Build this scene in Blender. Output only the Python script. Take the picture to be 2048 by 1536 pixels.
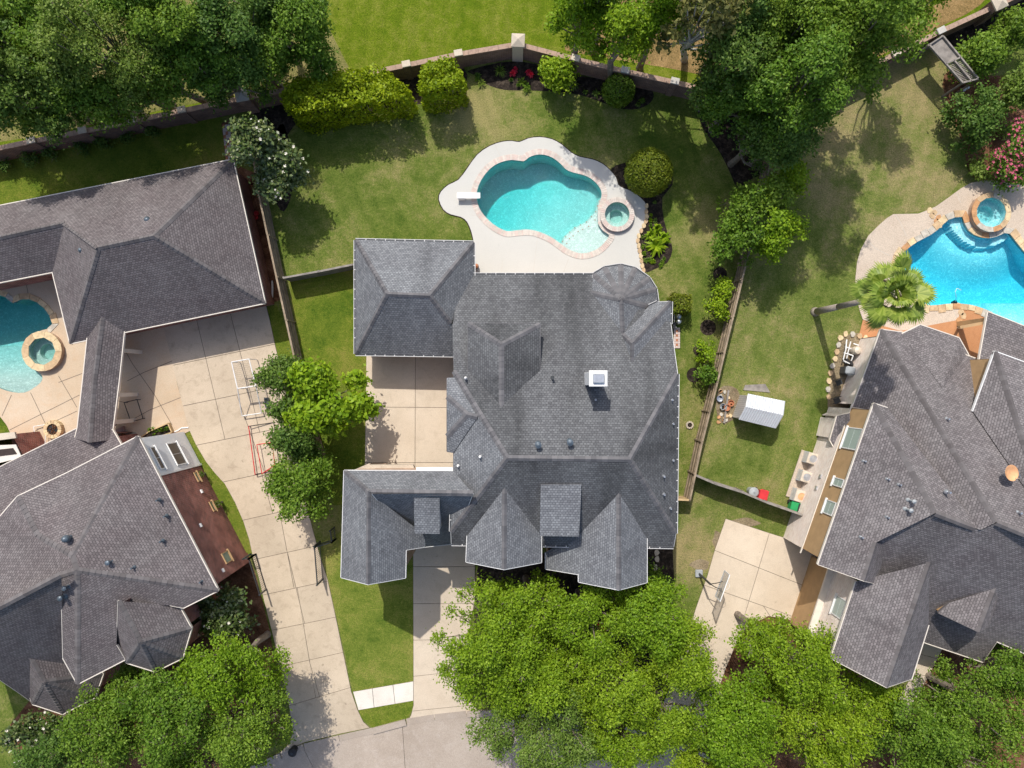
import bpy, bmesh, math, random
import numpy as np
from mathutils import Vector, Matrix
from mathutils.geometry import tessellate_polygon

# ------------------------------------------------------------------ camera, sky, sun, exposure
for o in list(bpy.data.objects): bpy.data.objects.remove(o)
scene = bpy.context.scene
COL = scene.collection
CAM_H = 48.0            # drone height above the ground, m
GS = 0.034              # metres on the ground per photo pixel
cam = bpy.data.cameras.new('camera'); camo = bpy.data.objects.new('camera', cam); COL.objects.link(camo)
camo.location = (0, 0, CAM_H); camo.rotation_euler = (0, 0, 0)
cam.sensor_width = 36; cam.lens = 18 * CAM_H / (1024 * GS); cam.clip_end = 3000
scene.camera = camo
SUN_EL = math.radians(53.0)
SUN_FROM = Vector((-0.30, 1.0, 0)).normalized()
world = bpy.data.worlds.new('World'); scene.world = world; world.use_nodes = True
wn = world.node_tree.nodes; wl = world.node_tree.links
sky = wn.new('ShaderNodeTexSky'); sky.sky_type = 'NISHITA'; sky.sun_disc = False
sky.sun_elevation = SUN_EL; sky.sun_rotation = math.atan2(SUN_FROM.x, SUN_FROM.y)
sky.air_density = 1.0; sky.dust_density = 2.5; sky.ozone_density = 1.0
wn['Background'].inputs['Strength'].default_value = 0.13
wl.new(sky.outputs[0], wn['Background'].inputs['Color'])
sun = bpy.data.lights.new('sun', 'SUN'); sun.energy = 3.1; sun.angle = math.radians(0.6); sun.color = (1.0, 0.955, 0.88)
suno = bpy.data.objects.new('sun', sun); COL.objects.link(suno)
sdir = Vector((SUN_FROM.x * math.cos(SUN_EL), SUN_FROM.y * math.cos(SUN_EL), math.sin(SUN_EL)))
suno.rotation_euler = sdir.to_track_quat('Z', 'Y').to_euler(); suno.location = (0, 0, 80)
scene.view_settings.view_transform = 'Standard'; scene.view_settings.look = 'None'
scene.view_settings.exposure = 0.45; scene.view_settings.gamma = 1
scene.render.engine = 'CYCLES'
scene.cycles.max_bounces = 8; scene.cycles.transparent_max_bounces = 12
R = random.Random(7)

# ------------------------------------------------------------------ helpers: photo point + height -> place
def P(px, py, z=0.0):
    k = GS * (1 - z / CAM_H)
    return Vector(((px - 1024) * k, (768 - py) * k, z))
def PL(pts, z=0.0): return [P(x, y, z) for x, y in pts]
def lin(r, g, b):
    f = lambda v: (v / 255 / 12.92) if v / 255 <= .04045 else ((v / 255 + .055) / 1.055) ** 2.4
    return (f(r), f(g), f(b), 1)
def onplane(px, py, A, B):
    """photo point -> point on the vertical plane through ground line A-B"""
    d = P(px, py, 0) - Vector((0, 0, CAM_H)); n = Vector((B.y - A.y, A.x - B.x, 0))
    t = (Vector((A.x, A.y, 0)) - Vector((0, 0, CAM_H))).dot(n) / d.dot(n)
    return Vector((0, 0, CAM_H)) + d * t
def smooth_loop(pts, n=4):
    """closed Catmull-Rom through pixel points"""
    out = []; m = len(pts)
    for i in range(m):
        p0, p1, p2, p3 = (np.array(pts[(i + j - 1) % m], float) for j in range(4))
        for k in range(n):
            t = k / n
            out.append(tuple(.5 * (2*p1 + (p2-p0)*t + (2*p0-5*p1+4*p2-p3)*t*t + (3*p1-p0-3*p2+p3)*t**3)))
    return out
def circ(cx, cy, r, n=40, r2=None): 
    return [(cx + r*math.cos(2*math.pi*i/n), cy + (r2 or r)*math.sin(2*math.pi*i/n)) for i in range(n)]
def inside(p, poly):
    x, y = p[0], p[1]; c = False; j = len(poly) - 1
    for i in range(len(poly)):
        xi, yi, xj, yj = poly[i][0], poly[i][1], poly[j][0], poly[j][1]
        if (yi > y) != (yj > y) and x < (xj-xi)*(y-yi)/(yj-yi) + xi: c = not c
        j = i
    return c
def area2(pts): return sum(pts[i][0]*pts[(i+1) % len(pts)][1] - pts[(i+1) % len(pts)][0]*pts[i][1] for i in range(len(pts)))
def offset_poly(pts, d):
    """move a closed world-space loop inwards by d (outwards if negative)"""
    s = 1 if area2(pts) > 0 else -1; out = []; n = len(pts)
    for i in range(n):
        a, b, c = Vector(pts[i-1][:2]), Vector(pts[i][:2]), Vector(pts[(i+1) % n][:2])
        e1, e2 = (b-a), (c-b)
        if e1.length < 1e-6 or e2.length < 1e-6: out.append(Vector((b.x, b.y))); continue
        e1.normalize(); e2.normalize()
        n1, n2 = Vector((-e1.y, e1.x))*s, Vector((-e2.y, e2.x))*s
        m = n1 + n2
        if m.length < .2: m = n1
        m.normalize(); out.append(b + m * d / max(.4, m.dot(n1)))
    return out

class MB:
    """collects shapes, then links them as one mesh object"""
    def __init__(s): s.v = []; s.f = []; s.uv = []
    def quad(s, *p, uv=None):
        b = len(s.v); s.v += [tuple(q) for q in p]; s.f.append(tuple(range(b, b+len(p)))); s.uv.append(uv); return s
    def box(s, c, sz, rz=0, M=None):
        x, y, z = sz[0]/2, sz[1]/2, sz[2]/2; cs, sn = math.cos(rz), math.sin(rz); b = len(s.v)
        for dz in (-z, z):
            for dx, dy in ((-x, -y), (x, -y), (x, y), (-x, y)):
                q = Vector((dx, dy, dz))
                if M is not None: q = M @ q
                s.v.append((c[0]+q.x*cs-q.y*sn, c[1]+q.x*sn+q.y*cs, c[2]+q.z))
        for f in ((3, 2, 1, 0), (4, 5, 6, 7), (0, 1, 5, 4), (1, 2, 6, 5), (2, 3, 7, 6), (3, 0, 4, 7)):
            s.f.append(tuple(b+i for i in f)); s.uv.append(None)
        return s
    def bar(s, p, q, w, h):
        p, q = Vector(p), Vector(q); d = q-p; L = d.length
        if L < 1e-5: return s
        r = d.to_track_quat('X', 'Z').to_matrix(); return s.box((p+q)/2, (L, w, h), M=r)
    def tube(s, p, q, r0, r1=None, n=8, cap=True):
        p, q = Vector(p), Vector(q); r1 = r0 if r1 is None else r1
        m = (q-p).to_track_quat('Z', 'Y').to_matrix(); b = len(s.v)
        for c, r in ((p, r0), (q, r1)):
            for i in range(n):
                a = 2*math.pi*i/n; s.v.append(tuple(c + m @ Vector((r*math.cos(a), r*math.sin(a), 0))))
        for i in range(n):
            j = (i+1) % n; s.f.append((b+i, b+j, b+n+j, b+n+i)); s.uv.append(None)
        if cap:
            s.f.append(tuple(b+i for i in reversed(range(n)))); s.f.append(tuple(b+n+i for i in range(n))); s.uv += [None, None]
        return s
    def path(s, pts, r, n=6, r1=None):
        m = len(pts)-1
        for i in range(m):
            a = r if r1 is None else r+(r1-r)*i/m; c = r if r1 is None else r+(r1-r)*(i+1)/m
            s.tube(pts[i], pts[i+1], a, c, n)
        return s
    def lathe(s, c, prof, n=20, sx=1, sy=1, closed=False):
        b = len(s.v); m = len(prof)
        for r, z in prof:
            for i in range(n):
                a = 2*math.pi*i/n; s.v.append((c[0]+r*sx*math.cos(a), c[1]+r*sy*math.sin(a), c[2]+z))
        for k in range(m-1):
            for i in range(n):
                j = (i+1) % n; s.f.append((b+k*n+i, b+k*n+j, b+(k+1)*n+j, b+(k+1)*n+i)); s.uv.append(None)
        s.f.append(tuple(b+i for i in reversed(range(n)))); s.f.append(tuple(b+(m-1)*n+i for i in range(n))); s.uv += [None, None]
        return s
    def prism(s, loop, z0, z1, bottom=False):
        """extruded flat polygon, world xy loop"""
        L = [Vector(p[:2]) for p in loop]
        if area2(L) < 0: L.reverse()
        b = len(s.v); n = len(L)
        s.v += [(p.x, p.y, z1) for p in L] + [(p.x, p.y, z0) for p in L]
        s.f.append(tuple(range(b, b+n))); s.uv.append(None)
        for i in range(n):
            j = (i+1) % n; s.f.append((b+n+i, b+n+j, b+j, b+i)); s.uv.append(None)
        if bottom: s.f.append(tuple(b+n+i for i in reversed(range(n)))); s.uv.append(None)
        return s
    def sheet(s, loops, z):
        """flat polygon with holes"""
        vs = [[Vector((p[0], p[1], 0)) for p in l] for l in loops]
        fl = [p for l in vs for p in l]; b = len(s.v)
        s.v += [(p.x, p.y, z) for p in fl]
        for t in tessellate_polygon(vs):
            a, c, d = (fl[i] for i in t)
            if (c-a).cross(d-a).z < 0: t = t[::-1]
            s.f.append(tuple(b+i for i in t)); s.uv.append(None)
        return s
    def mesh(s, name, mat, smooth=False):
        me = bpy.data.meshes.new(name); me.from_pydata(s.v, [], s.f)
        if any(u is not None for u in s.uv):
            ul = me.uv_layers.new(name='UVMap').data
            for p, u in zip(me.polygons, s.uv):
                if u is not None:
                    for li, w in zip(p.loop_indices, u): ul[li].uv = w
        if smooth: me.polygons.foreach_set('use_smooth', [True]*len(me.polygons))
        me.materials.append(mat); me.update(); return me
    def build(s, name, mat, parent=None, smooth=False, kind=None, bevel=0):
        return obj(name, s.mesh(name, mat, smooth), parent, kind, bevel)
def obj(name, me, parent=None, kind=None, bevel=0):
    o = bpy.data.objects.new(name, me); COL.objects.link(o)
    if parent is not None: o.parent = parent; o.matrix_parent_inverse = parent.matrix_world.inverted() if False else Matrix.Translation(-parent.location)
    if kind: o['kind'] = kind
    if bevel:
        m = o.modifiers.new('edge', 'BEVEL'); m.width = bevel; m.segments = 1; m.limit_method = 'ANGLE'
    return o
def thing(name, label, cat, loc=(0, 0, 0), group=None):
    o = bpy.data.objects.new(name, None); COL.objects.link(o); o.location = loc; o.empty_display_size = .2
    return tag(o, label, cat, group)
def tag(o, label, cat, group=None):
    o['label'] = label; o['category'] = cat
    if group: o['group'] = group
    return o
def struct(o): o['kind'] = 'structure'; return o

# ------------------------------------------------------------------ materials
MATS = {}
def nodes(name):
    m = bpy.data.materials.new(name); m.use_nodes = True; MATS[name] = m
    return m, m.node_tree.nodes, m.node_tree.links, m.node_tree.nodes['Principled BSDF']
def ramp(N, stops):
    r = N.new('ShaderNodeValToRGB'); e = r.color_ramp.elements
    while len(e) < len(stops): e.new(.5)
    for i, (p, c) in enumerate(stops): e[i].position = p; e[i].color = c
    return r
def noise(N, L, vec, scale, detail=4, rough=.55, dist=0):
    n = N.new('ShaderNodeTexNoise'); n.inputs['Scale'].default_value = scale; n.inputs['Detail'].default_value = detail
    n.inputs['Roughness'].default_value = rough; n.inputs['Distortion'].default_value = dist
    if vec is not None: L.new(vec, n.inputs['Vector'])
    return n
def mixc(N, L, fac, a, b, mode='MIX'):
    m = N.new('ShaderNodeMix'); m.data_type = 'RGBA'; m.blend_type = mode
    for s, v in ((0, fac), (6, a), (7, b)):
        if hasattr(v, 'is_linked') or hasattr(v, 'links'): L.new(v, m.inputs[s])
        else: m.inputs[s].default_value = v
    return m.outputs[2]
def mapr(N, L, v, a, b, c=0., d=1.):
    m = N.new('ShaderNodeMapRange'); L.new(v, m.inputs[0])
    for i, x in enumerate((a, b, c, d)): m.inputs[i+1].default_value = x
    return m.outputs[0]
def bump(N, L, h, strength, dist, pb):
    b = N.new('ShaderNodeBump'); b.inputs['Strength'].default_value = strength; b.inputs['Distance'].default_value = dist
    L.new(h, b.inputs['Height']); L.new(b.outputs[0], pb.inputs['Normal']); return b
def pos(N): return N.new('ShaderNodeNewGeometry').outputs['Position']
def plain(name, col, rough=.6, metal=0, spec=.4, var=.12, vs=3.0, bmp=0, bs=40):
    """painted / plastic / metal surface with a little unevenness"""
    m, N, L, b = nodes(name); p = pos(N)
    n = noise(N, L, p, vs, 5); d = tuple(x*(1-var) for x in col[:3]) + (1,); u = tuple(min(1, x*(1+var)) for x in col[:3]) + (1,)
    r = ramp(N, [(.3, d), (.7, u)]); L.new(n.outputs[0], r.inputs[0]); L.new(r.outputs[0], b.inputs['Base Color'])
    b.inputs['Roughness'].default_value = rough; b.inputs['Metallic'].default_value = metal; b.inputs['Specular IOR Level'].default_value = spec
    if bmp: bump(N, L, noise(N, L, p, bs, 3).outputs[0], bmp, .02, b)
    return m
def concrete(name, c1, c2, stain, stain_amt=.5, fine=.12, spec=.25, big=.35):
    m, N, L, b = nodes(name); p = pos(N)
    n1 = noise(N, L, p, big, 6, .6); n2 = noise(N, L, p, 1.7, 7, .65, .6); n3 = noise(N, L, p, 18, 4, .7)
    r = ramp(N, [(.32, c1), (.68, c2)]); L.new(n1.outputs[0], r.inputs[0])
    s = mixc(N, L, mapr(N, L, n2.outputs[0], .5, .78, 0, stain_amt), r.outputs[0], stain)
    sp = noise(N, L, p, 2.6, 3, .5, .3); s = mixc(N, L, mapr(N, L, sp.outputs[0], .68, .76, 0, stain_amt*.8), s, tuple(v*.6 for v in stain[:3])+(1,))   # oil and leaf spots
    f = ramp(N, [(.25, (1-fine*1.6,)*3+(1,)), (.75, (1+fine,)*3+(1,))]); L.new(n3.outputs[0], f.inputs[0])
    g = mixc(N, L, 1.0, s, f.outputs[0], 'MULTIPLY')
    oi = N.new('ShaderNodeObjectInfo'); t = ramp(N, [(0, (.93, .93, .93, 1)), (1, (1.04, 1.03, 1.02, 1))]); L.new(oi.outputs['Random'], t.inputs[0])
    g = mixc(N, L, 1.0, g, t.outputs[0], 'MULTIPLY')
    L.new(g, b.inputs['Base Color']); b.inputs['Roughness'].default_value = .85; b.inputs['Specular IOR Level'].default_value = spec
    bump(N, L, n3.outputs[0], .25, .01, b); return m
def grass(name, green, mid, dry, dryness=.5, patch=.22, spots=(), mow=0.):
    m, N, L, b = nodes(name); p = pos(N)
    big = noise(N, L, p, patch, 5, .6, .4); md = noise(N, L, p, 1.1, 6, .68, .3); fn = noise(N, L, p, 5.5, 7, .82, .5); vf = noise(N, L, p, 13, 4, .85)
    a = N.new('ShaderNodeMath'); a.operation = 'MULTIPLY_ADD'; L.new(big.outputs[0], a.inputs[0]); a.inputs[1].default_value = .62
    s1 = N.new('ShaderNodeMath'); s1.operation = 'MULTIPLY'; L.new(md.outputs[0], s1.inputs[0]); s1.inputs[1].default_value = .38
    L.new(s1.outputs[0], a.inputs[2])
    a2 = N.new('ShaderNodeMath'); a2.operation = 'MULTIPLY_ADD'; L.new(fn.outputs[0], a2.inputs[0]); a2.inputs[1].default_value = .55
    L.new(a.outputs[0], a2.inputs[2]); q = .775 + (.5-dryness)*.25; res = a2.outputs[0]
    for (sx, sy, sr, amt) in spots:          # worn or lush areas of the lawn
        w = P(sx, sy); vd = N.new('ShaderNodeVectorMath'); vd.operation = 'DISTANCE'; L.new(p, vd.inputs[0]); vd.inputs[1].default_value = w
        h = mapr(N, L, vd.outputs['Value'], 0, sr*GS, amt, 0); s2 = N.new('ShaderNodeMath'); s2.operation = 'ADD'; L.new(res, s2.inputs[0]); L.new(h, s2.inputs[1]); res = s2.outputs[0]
    r = ramp(N, [(q-.16, green), (q-.01, mid), (q+.17, dry)]); L.new(res, r.inputs[0])
    f = ramp(N, [(.30, (.42, .46, .40, 1)), (.5, (1, 1, 1, 1)), (.70, (1.62, 1.55, 1.5, 1))]); L.new(vf.outputs[0], f.inputs[0])
    g = mixc(N, L, 1.0, r.outputs[0], f.outputs[0], 'MULTIPLY')
    if mow:                                   # faint mower passes
        wv = N.new('ShaderNodeTexWave'); wv.bands_direction = 'DIAGONAL'; wv.inputs['Scale'].default_value = .42; wv.inputs['Distortion'].default_value = 2.2; wv.inputs['Detail'].default_value = 1.5; wv.inputs['Detail Scale'].default_value = .4
        mpw = N.new('ShaderNodeMapping'); mpw.inputs['Rotation'].default_value = (0, 0, mow); L.new(p, mpw.inputs[0]); L.new(mpw.outputs[0], wv.inputs[0])
        fw = ramp(N, [(.25, (.95, .96, .94, 1)), (.75, (1.05, 1.04, 1.04, 1))]); L.new(wv.outputs['Fac'], fw.inputs[0]); g = mixc(N, L, 1.0, g, fw.outputs[0], 'MULTIPLY')
    L.new(g, b.inputs['Base Color']); b.inputs['Roughness'].default_value = .95; b.inputs['Specular IOR Level'].default_value = .1
    mx = N.new('ShaderNodeMath'); mx.operation = 'ADD'; L.new(fn.outputs[0], mx.inputs[0]); L.new(vf.outputs[0], mx.inputs[1])
    bump(N, L, mx.outputs[0], .9, .05, b); return m
def brickmat(name, c1, c2, mortar, bw=.21, bh=.075, ms=.010, stain=.25):
    m, N, L, b = nodes(name); uv = N.new('ShaderNodeTexCoord').outputs['UV']
    t = N.new('ShaderNodeTexBrick'); L.new(uv, t.inputs['Vector']); t.inputs['Scale'].default_value = 1
    t.inputs['Brick Width'].default_value = bw; t.inputs['Row Height'].default_value = bh; t.inputs['Mortar Size'].default_value = ms
    t.inputs['Color1'].default_value = c1; t.inputs['Color2'].default_value = c2; t.inputs['Mortar'].default_value = mortar
    n = noise(N, L, pos(N), 1.3, 6, .6); st = ramp(N, [(.35, (1-stain,)*3+(1,)), (.7, (1.08,)*3+(1,))]); L.new(n.outputs[0], st.inputs[0])
    g = mixc(N, L, 1.0, t.outputs[0], st.outputs[0], 'MULTIPLY'); L.new(g, b.inputs['Base Color'])
    b.inputs['Roughness'].default_value = .9; b.inputs['Specular IOR Level'].default_value = .2
    inv = N.new('ShaderNodeMath'); inv.operation = 'SUBTRACT'; inv.inputs[0].default_value = 1; L.new(t.outputs['Fac'], inv.inputs[1])
    bump(N, L, inv.outputs[0], .6, .02, b); return m
def shingle(name, c1, c2, gap, tint, streak=.35):
    m, N, L, b = nodes(name); uv = N.new('ShaderNodeTexCoord').outputs['UV']; p = pos(N)
    t = N.new('ShaderNodeTexBrick'); L.new(uv, t.inputs['Vector']); t.inputs['Scale'].default_value = 1
    t.inputs['Brick Width'].default_value = .19; t.inputs['Row Height'].default_value = .142; t.inputs['Mortar Size'].default_value = .014
    t.inputs['Mortar Smooth'].default_value = .4; t.inputs['Bias'].default_value = -.1
    t.inputs['Color1'].default_value = c1; t.inputs['Color2'].default_value = c2; t.inputs['Mortar'].default_value = gap
    mp = N.new('ShaderNodeMapping'); mp.inputs['Scale'].default_value = (.42, .07, 1); L.new(uv, mp.inputs[0])
    n = noise(N, L, mp.outputs[0], 1.0, 2.5, .5); n2 = noise(N, L, p, .55, 6, .62); n3 = noise(N, L, p, 14, 4, .7)
    a = ramp(N, [(.34, (1-streak*.75,)*3+(1,)), (.5, (1, 1, 1, 1)), (.7, (1+streak*.35,)*3+(1,))]); L.new(n.outputs[0], a.inputs[0])
    a2 = ramp(N, [(.35, tint), (.65, (1.05, 1.05, 1.05, 1))]); L.new(n2.outputs[0], a2.inputs[0])
    a3 = ramp(N, [(.3, (.8, .8, .8, 1)), (.7, (1.18, 1.18, 1.18, 1))]); L.new(n3.outputs[0], a3.inputs[0])
    g = mixc(N, L, 1., t.outputs[0], a.outputs[0], 'MULTIPLY'); g = mixc(N, L, 1., g, a2.outputs[0], 'MULTIPLY'); g = mixc(N, L, 1., g, a3.outputs[0], 'MULTIPLY')
    L.new(g, b.inputs['Base Color']); b.inputs['Roughness'].default_value = .92; b.inputs['Specular IOR Level'].default_value = .22
    inv = N.new('ShaderNodeMath'); inv.operation = 'SUBTRACT'; inv.inputs[0].default_value = 1; L.new(t.outputs['Fac'], inv.inputs[1])
    bump(N, L, inv.outputs[0], .55, .02, b); return m
def leaf(name, dark, mid, bright, trans=.35, spec=.25, rough=.55):
    m, N, L, b = nodes(name)
    g = N.new('ShaderNodeNewGeometry'); n = noise(N, L, g.outputs['Position'], .55, 4, .6)
    ad = N.new('ShaderNodeMath'); ad.operation = 'MULTIPLY_ADD'; L.new(g.outputs['Random Per Island'], ad.inputs[0]); ad.inputs[1].default_value = .55
    sc = N.new('ShaderNodeMath'); sc.operation = 'MULTIPLY'; L.new(n.outputs[0], sc.inputs[0]); sc.inputs[1].default_value = .5; L.new(sc.outputs[0], ad.inputs[2])
    r = ramp(N, [(.2, dark), (.5, mid), (.82, bright)]); L.new(ad.outputs[0], r.inputs[0])
    oi = N.new('ShaderNodeObjectInfo'); hv = N.new('ShaderNodeHueSaturation'); L.new(mapr(N, L, oi.outputs['Random'], 0, 1, .496, .514), hv.inputs['Hue']); L.new(mapr(N, L, oi.outputs['Random'], 0, 1, 1.10, .94), hv.inputs['Value']); L.new(r.outputs[0], hv.inputs['Color'])
    r = hv
    L.new(r.outputs[0], b.inputs['Base Color']); b.inputs['Roughness'].default_value = rough; b.inputs['Specular IOR Level'].default_value = spec
    tr = N.new('ShaderNodeBsdfTranslucent'); hs = N.new('ShaderNodeHueSaturation'); hs.inputs['Value'].default_value = 1.25; hs.inputs['Hue'].default_value = .485
    L.new(r.outputs[0], hs.inputs['Color']); L.new(hs.outputs[0], tr.inputs['Color'])
    mx = N.new('ShaderNodeMixShader'); mx.inputs[0].default_value = trans; L.new(b.outputs[0], mx.inputs[1]); L.new(tr.outputs[0], mx.inputs[2])
    L.new(mx.outputs[0], N['Material Output'].inputs['Surface']); return m
def water(name, absorb, dens=1.0, ripple=.5):
    m, N, L, b = nodes(name); p = pos(N)
    tp = N.new('ShaderNodeBsdfTransparent'); gl = N.new('ShaderNodeBsdfGlossy'); gl.inputs['Roughness'].default_value = .03
    fr = N.new('ShaderNodeFresnel'); fr.inputs['IOR'].default_value = 1.33
    n1 = noise(N, L, p, 2.2, 4, .6, 1.2); n2 = noise(N, L, p, 6.5, 3, .6, .8)
    ad = N.new('ShaderNodeMath'); ad.operation = 'ADD'; L.new(n1.outputs[0], ad.inputs[0]); L.new(n2.outputs[0], ad.inputs[1])
    bp = N.new('ShaderNodeBump'); bp.inputs['Strength'].default_value = ripple; bp.inputs['Distance'].default_value = .06; L.new(ad.outputs[0], bp.inputs['Height'])
    L.new(bp.outputs[0], gl.inputs['Normal']); L.new(bp.outputs[0], fr.inputs['Normal'])
    mx = N.new('ShaderNodeMixShader'); L.new(fr.outputs[0], mx.inputs[0]); L.new(tp.outputs[0], mx.inputs[1]); L.new(gl.outputs[0], mx.inputs[2])
    va = N.new('ShaderNodeVolumeAbsorption'); va.inputs['Color'].default_value = absorb; va.inputs['Density'].default_value = dens
    L.new(mx.outputs[0], N['Material Output'].inputs['Surface']); L.new(va.outputs[0], N['Material Output'].inputs['Volume'])
    return m
def plaster(name, c1, c2, caustic):
    m, N, L, b = nodes(name); p = pos(N)
    n = noise(N, L, p, .8, 4); v = N.new('ShaderNodeTexVoronoi'); v.feature = 'DISTANCE_TO_EDGE'; v.inputs['Scale'].default_value = 4.2
    dn = noise(N, L, p, 2.5, 3); L.new(mixc(N, L, .25, p, dn.outputs['Color']), v.inputs['Vector'])
    r = ramp(N, [(.3, c1), (.7, c2)]); L.new(n.outputs[0], r.inputs[0])
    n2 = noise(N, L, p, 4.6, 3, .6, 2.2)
    g = mixc(N, L, mapr(N, L, n2.outputs[0], .50, .62, 0, .95), r.outputs[0], caustic)  # ripple caustics painted as bright flecks in the plaster colour
    L.new(g, b.inputs['Base Color']); b.inputs['Roughness'].default_value = .8; return m

c = lin
m_grass_yard = grass('lawn_backyard', (.070, .118, .014, 1), (.155, .185, .034, 1), (.300, .262, .098, 1), .52)
m_grass_green = grass('lawn_green', (.062, .112, .010, 1), (.130, .172, .020, 1), (.23, .215, .05, 1), .42)
m_grass_park = grass('lawn_park', (.058, .112, .003, 1), (.112, .158, .008, 1), (.21, .215, .04, 1), .48, .13, mow=.9)
m_grass_front = grass('lawn_front', (.070, .120, .014, 1), (.150, .190, .030, 1), (.27, .245, .07, 1), .5, .2)
m_grass_dry = grass('lawn_dry', (.080, .110, .020, 1), (.170, .170, .052, 1), (.30, .24, .11, 1), .6, .3)
m_litter = grass('leaf_litter', (.10, .085, .03, 1), (.22, .15, .06, 1), (.36, .24, .11, 1), .55, .5)
m_earth = grass('bare_earth', (.15, .11, .07, 1), (.24, .19, .12, 1), (.32, .26, .17, 1), .5, .5)
m_mulch = grass('mulch_dark', (.014, .011, .010, 1), (.034, .026, .021, 1), (.11, .085, .065, 1), .45, 3.)
m_mulch_red = grass('mulch_red', (.06, .028, .016, 1), (.14, .065, .035, 1), (.26, .14, .085, 1), .5, 1.2)
m_drive = concrete('driveway_concrete', (.54, .45, .345, 1), (.62, .53, .42, 1), (.40, .33, .25, 1), .45)
m_drive_l = concrete('driveway_concrete_worn', (.47, .385, .285, 1), (.585, .485, .365, 1), (.30, .235, .165, 1), .62, big=.28)
m_road = concrete('street_concrete', (.36, .30, .245, 1), (.43, .365, .305, 1), (.50, .44, .39, 1), .5, .18)
m_walk = concrete('sidewalk_concrete', (.62, .57, .50, 1), (.72, .67, .60, 1), (.45, .40, .34, 1), .4)
m_deck = concrete('cool_deck', (.505, .50, .467, 1), (.535, .528, .492, 1), (.47, .458, .425, 1), .25, .05)
m_patio = concrete('stamped_patio', (.50, .385, .265, 1), (.57, .465, .345, 1), (.54, .36, .22, 1), .5)
m_aggr = concrete('aggregate_deck', (.50, .41, .32, 1), (.57, .48, .385, 1), (.42, .33, .25, 1), .5, .25)
m_terra = concrete('terracotta_patio', (.45, .20, .085, 1), (.54, .27, .13, 1), (.36, .16, .07, 1), .5, .15)
m_joint = plain('joint_filler', (.10, .085, .07, 1), .9, var=.3, vs=8)
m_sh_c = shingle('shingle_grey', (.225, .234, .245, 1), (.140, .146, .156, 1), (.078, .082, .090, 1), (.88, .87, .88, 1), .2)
m_sh_m = shingle('shingle_grey_weathered_shaded', (.142, .146, .150, 1), (.088, .090, .094, 1), (.055, .057, .061, 1), (.86, .85, .86, 1), .55)  # weather streaks, with the east slope's shade also put into this darker tone
m_sh_l = shingle('shingle_taupe', (.192, .172, .170, 1), (.122, .108, .108, 1), (.072, .064, .065, 1), (.90, .86, .87, 1), .15)
m_sh_r = shingle('shingle_umber', (.222, .205, .204, 1), (.130, .119, .120, 1), (.076, .069, .070, 1), (.88, .85, .86, 1), .18)
def capmat(name, a, b2):
    m, N, L, b = nodes(name); g = N.new('ShaderNodeNewGeometry'); r = ramp(N, [(0, a), (1, b2)])
    L.new(g.outputs['Random Per Island'], r.inputs[0]); L.new(r.outputs[0], b.inputs['Base Color']); b.inputs['Roughness'].default_value = .92; b.inputs['Specular IOR Level'].default_value = .2; return m
m_cap_c = capmat('ridge_cap_grey', (.100, .098, .104, 1), (.155, .150, .155, 1))
m_cap_l = capmat('ridge_cap_taupe', (.100, .090, .090, 1), (.150, .138, .138, 1))
m_white = plain('white_paint', (.74, .73, .71, 1), .45, var=.05)
m_cream = plain('cream_trim', (.66, .60, .52, 1), .5, var=.06)
m_tan = plain('tan_stucco', (.42, .27, .135, 1), .85, var=.1, vs=2, bmp=.2)
m_brick_red = brickmat('brick_red', (.42, .130, .095, 1), (.22, .072, .056, 1), (.46, .32, .27, 1), .24, .10, .014, .4)
m_brick_pale = brickmat('brick_pale', (.88, .78, .70, 1), (.76, .62, .53, 1), (.82, .75, .68, 1), .25, .10, .012, .08)
m_brick_pink = brickmat('brick_pink', (.60, .42, .31, 1), (.45, .28, .19, 1), (.55, .46, .37, 1))
m_brick_wall = brickmat('brick_wall', (.26, .155, .115, 1), (.155, .090, .072, 1), (.30, .24, .20, 1), .24, .09, .012)
m_paver = brickmat('brick_paver', (.34, .15, .10, 1), (.22, .10, .07, 1), (.12, .08, .06, 1), .22, .11, .012)
m_stonecap = concrete('cast_stone', (.50, .43, .34, 1), (.58, .51, .41, 1), (.36, .30, .24, 1), .4)
m_stonecap_dim = concrete('cast_stone_weathered', (.42, .40, .36, 1), (.52, .50, .46, 1), (.28, .26, .23, 1), .4)
m_coping = [plain('coping_brick_%s' % n, col, .8, var=.12, vs=6, bmp=.2) for n, col in (('pink', (.58, .465, .41, 1)), ('pale', (.62, .55, .485, 1)), ('tan', (.56, .495, .435, 1)))]
m_flag = [plain('flagstone_%s' % n, col, .8, var=.25, vs=4, bmp=.3) for n, col in (('buff', (.60, .46, .27, 1)), ('tan', (.50, .35, .20, 1)), ('rust', (.48, .26, .12, 1)), ('grey', (.46, .42, .35, 1)))]
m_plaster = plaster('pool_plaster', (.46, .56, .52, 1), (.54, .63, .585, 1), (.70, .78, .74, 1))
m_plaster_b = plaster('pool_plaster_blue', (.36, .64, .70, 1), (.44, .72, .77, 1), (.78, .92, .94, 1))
m_water = water('pool_water', (.0, .865, .90, 1), .60)
m_water_b = water('pool_water_blue', (.0, .87, .95, 1), .62)
m_spa_w = water('spa_water', (.45, .84, .82, 1), .8)
m_tile = plain('waterline_tile', (.10, .22, .25, 1), .3, var=.3, vs=9)
m_wood = plain('fence_wood', (.27, .21, .145, 1), .9, var=.35, vs=2.5, bmp=.3)
m_wood_grey = plain('weathered_wood', (.24, .215, .19, 1), .9, var=.3, vs=3, bmp=.3)
m_wood_tan = plain('new_wood', (.50, .36, .19, 1), .85, var=.2, vs=3)
m_bark = plain('bark', (.20, .165, .13, 1), .95, var=.35, vs=5, bmp=.6, bs=12)
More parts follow.
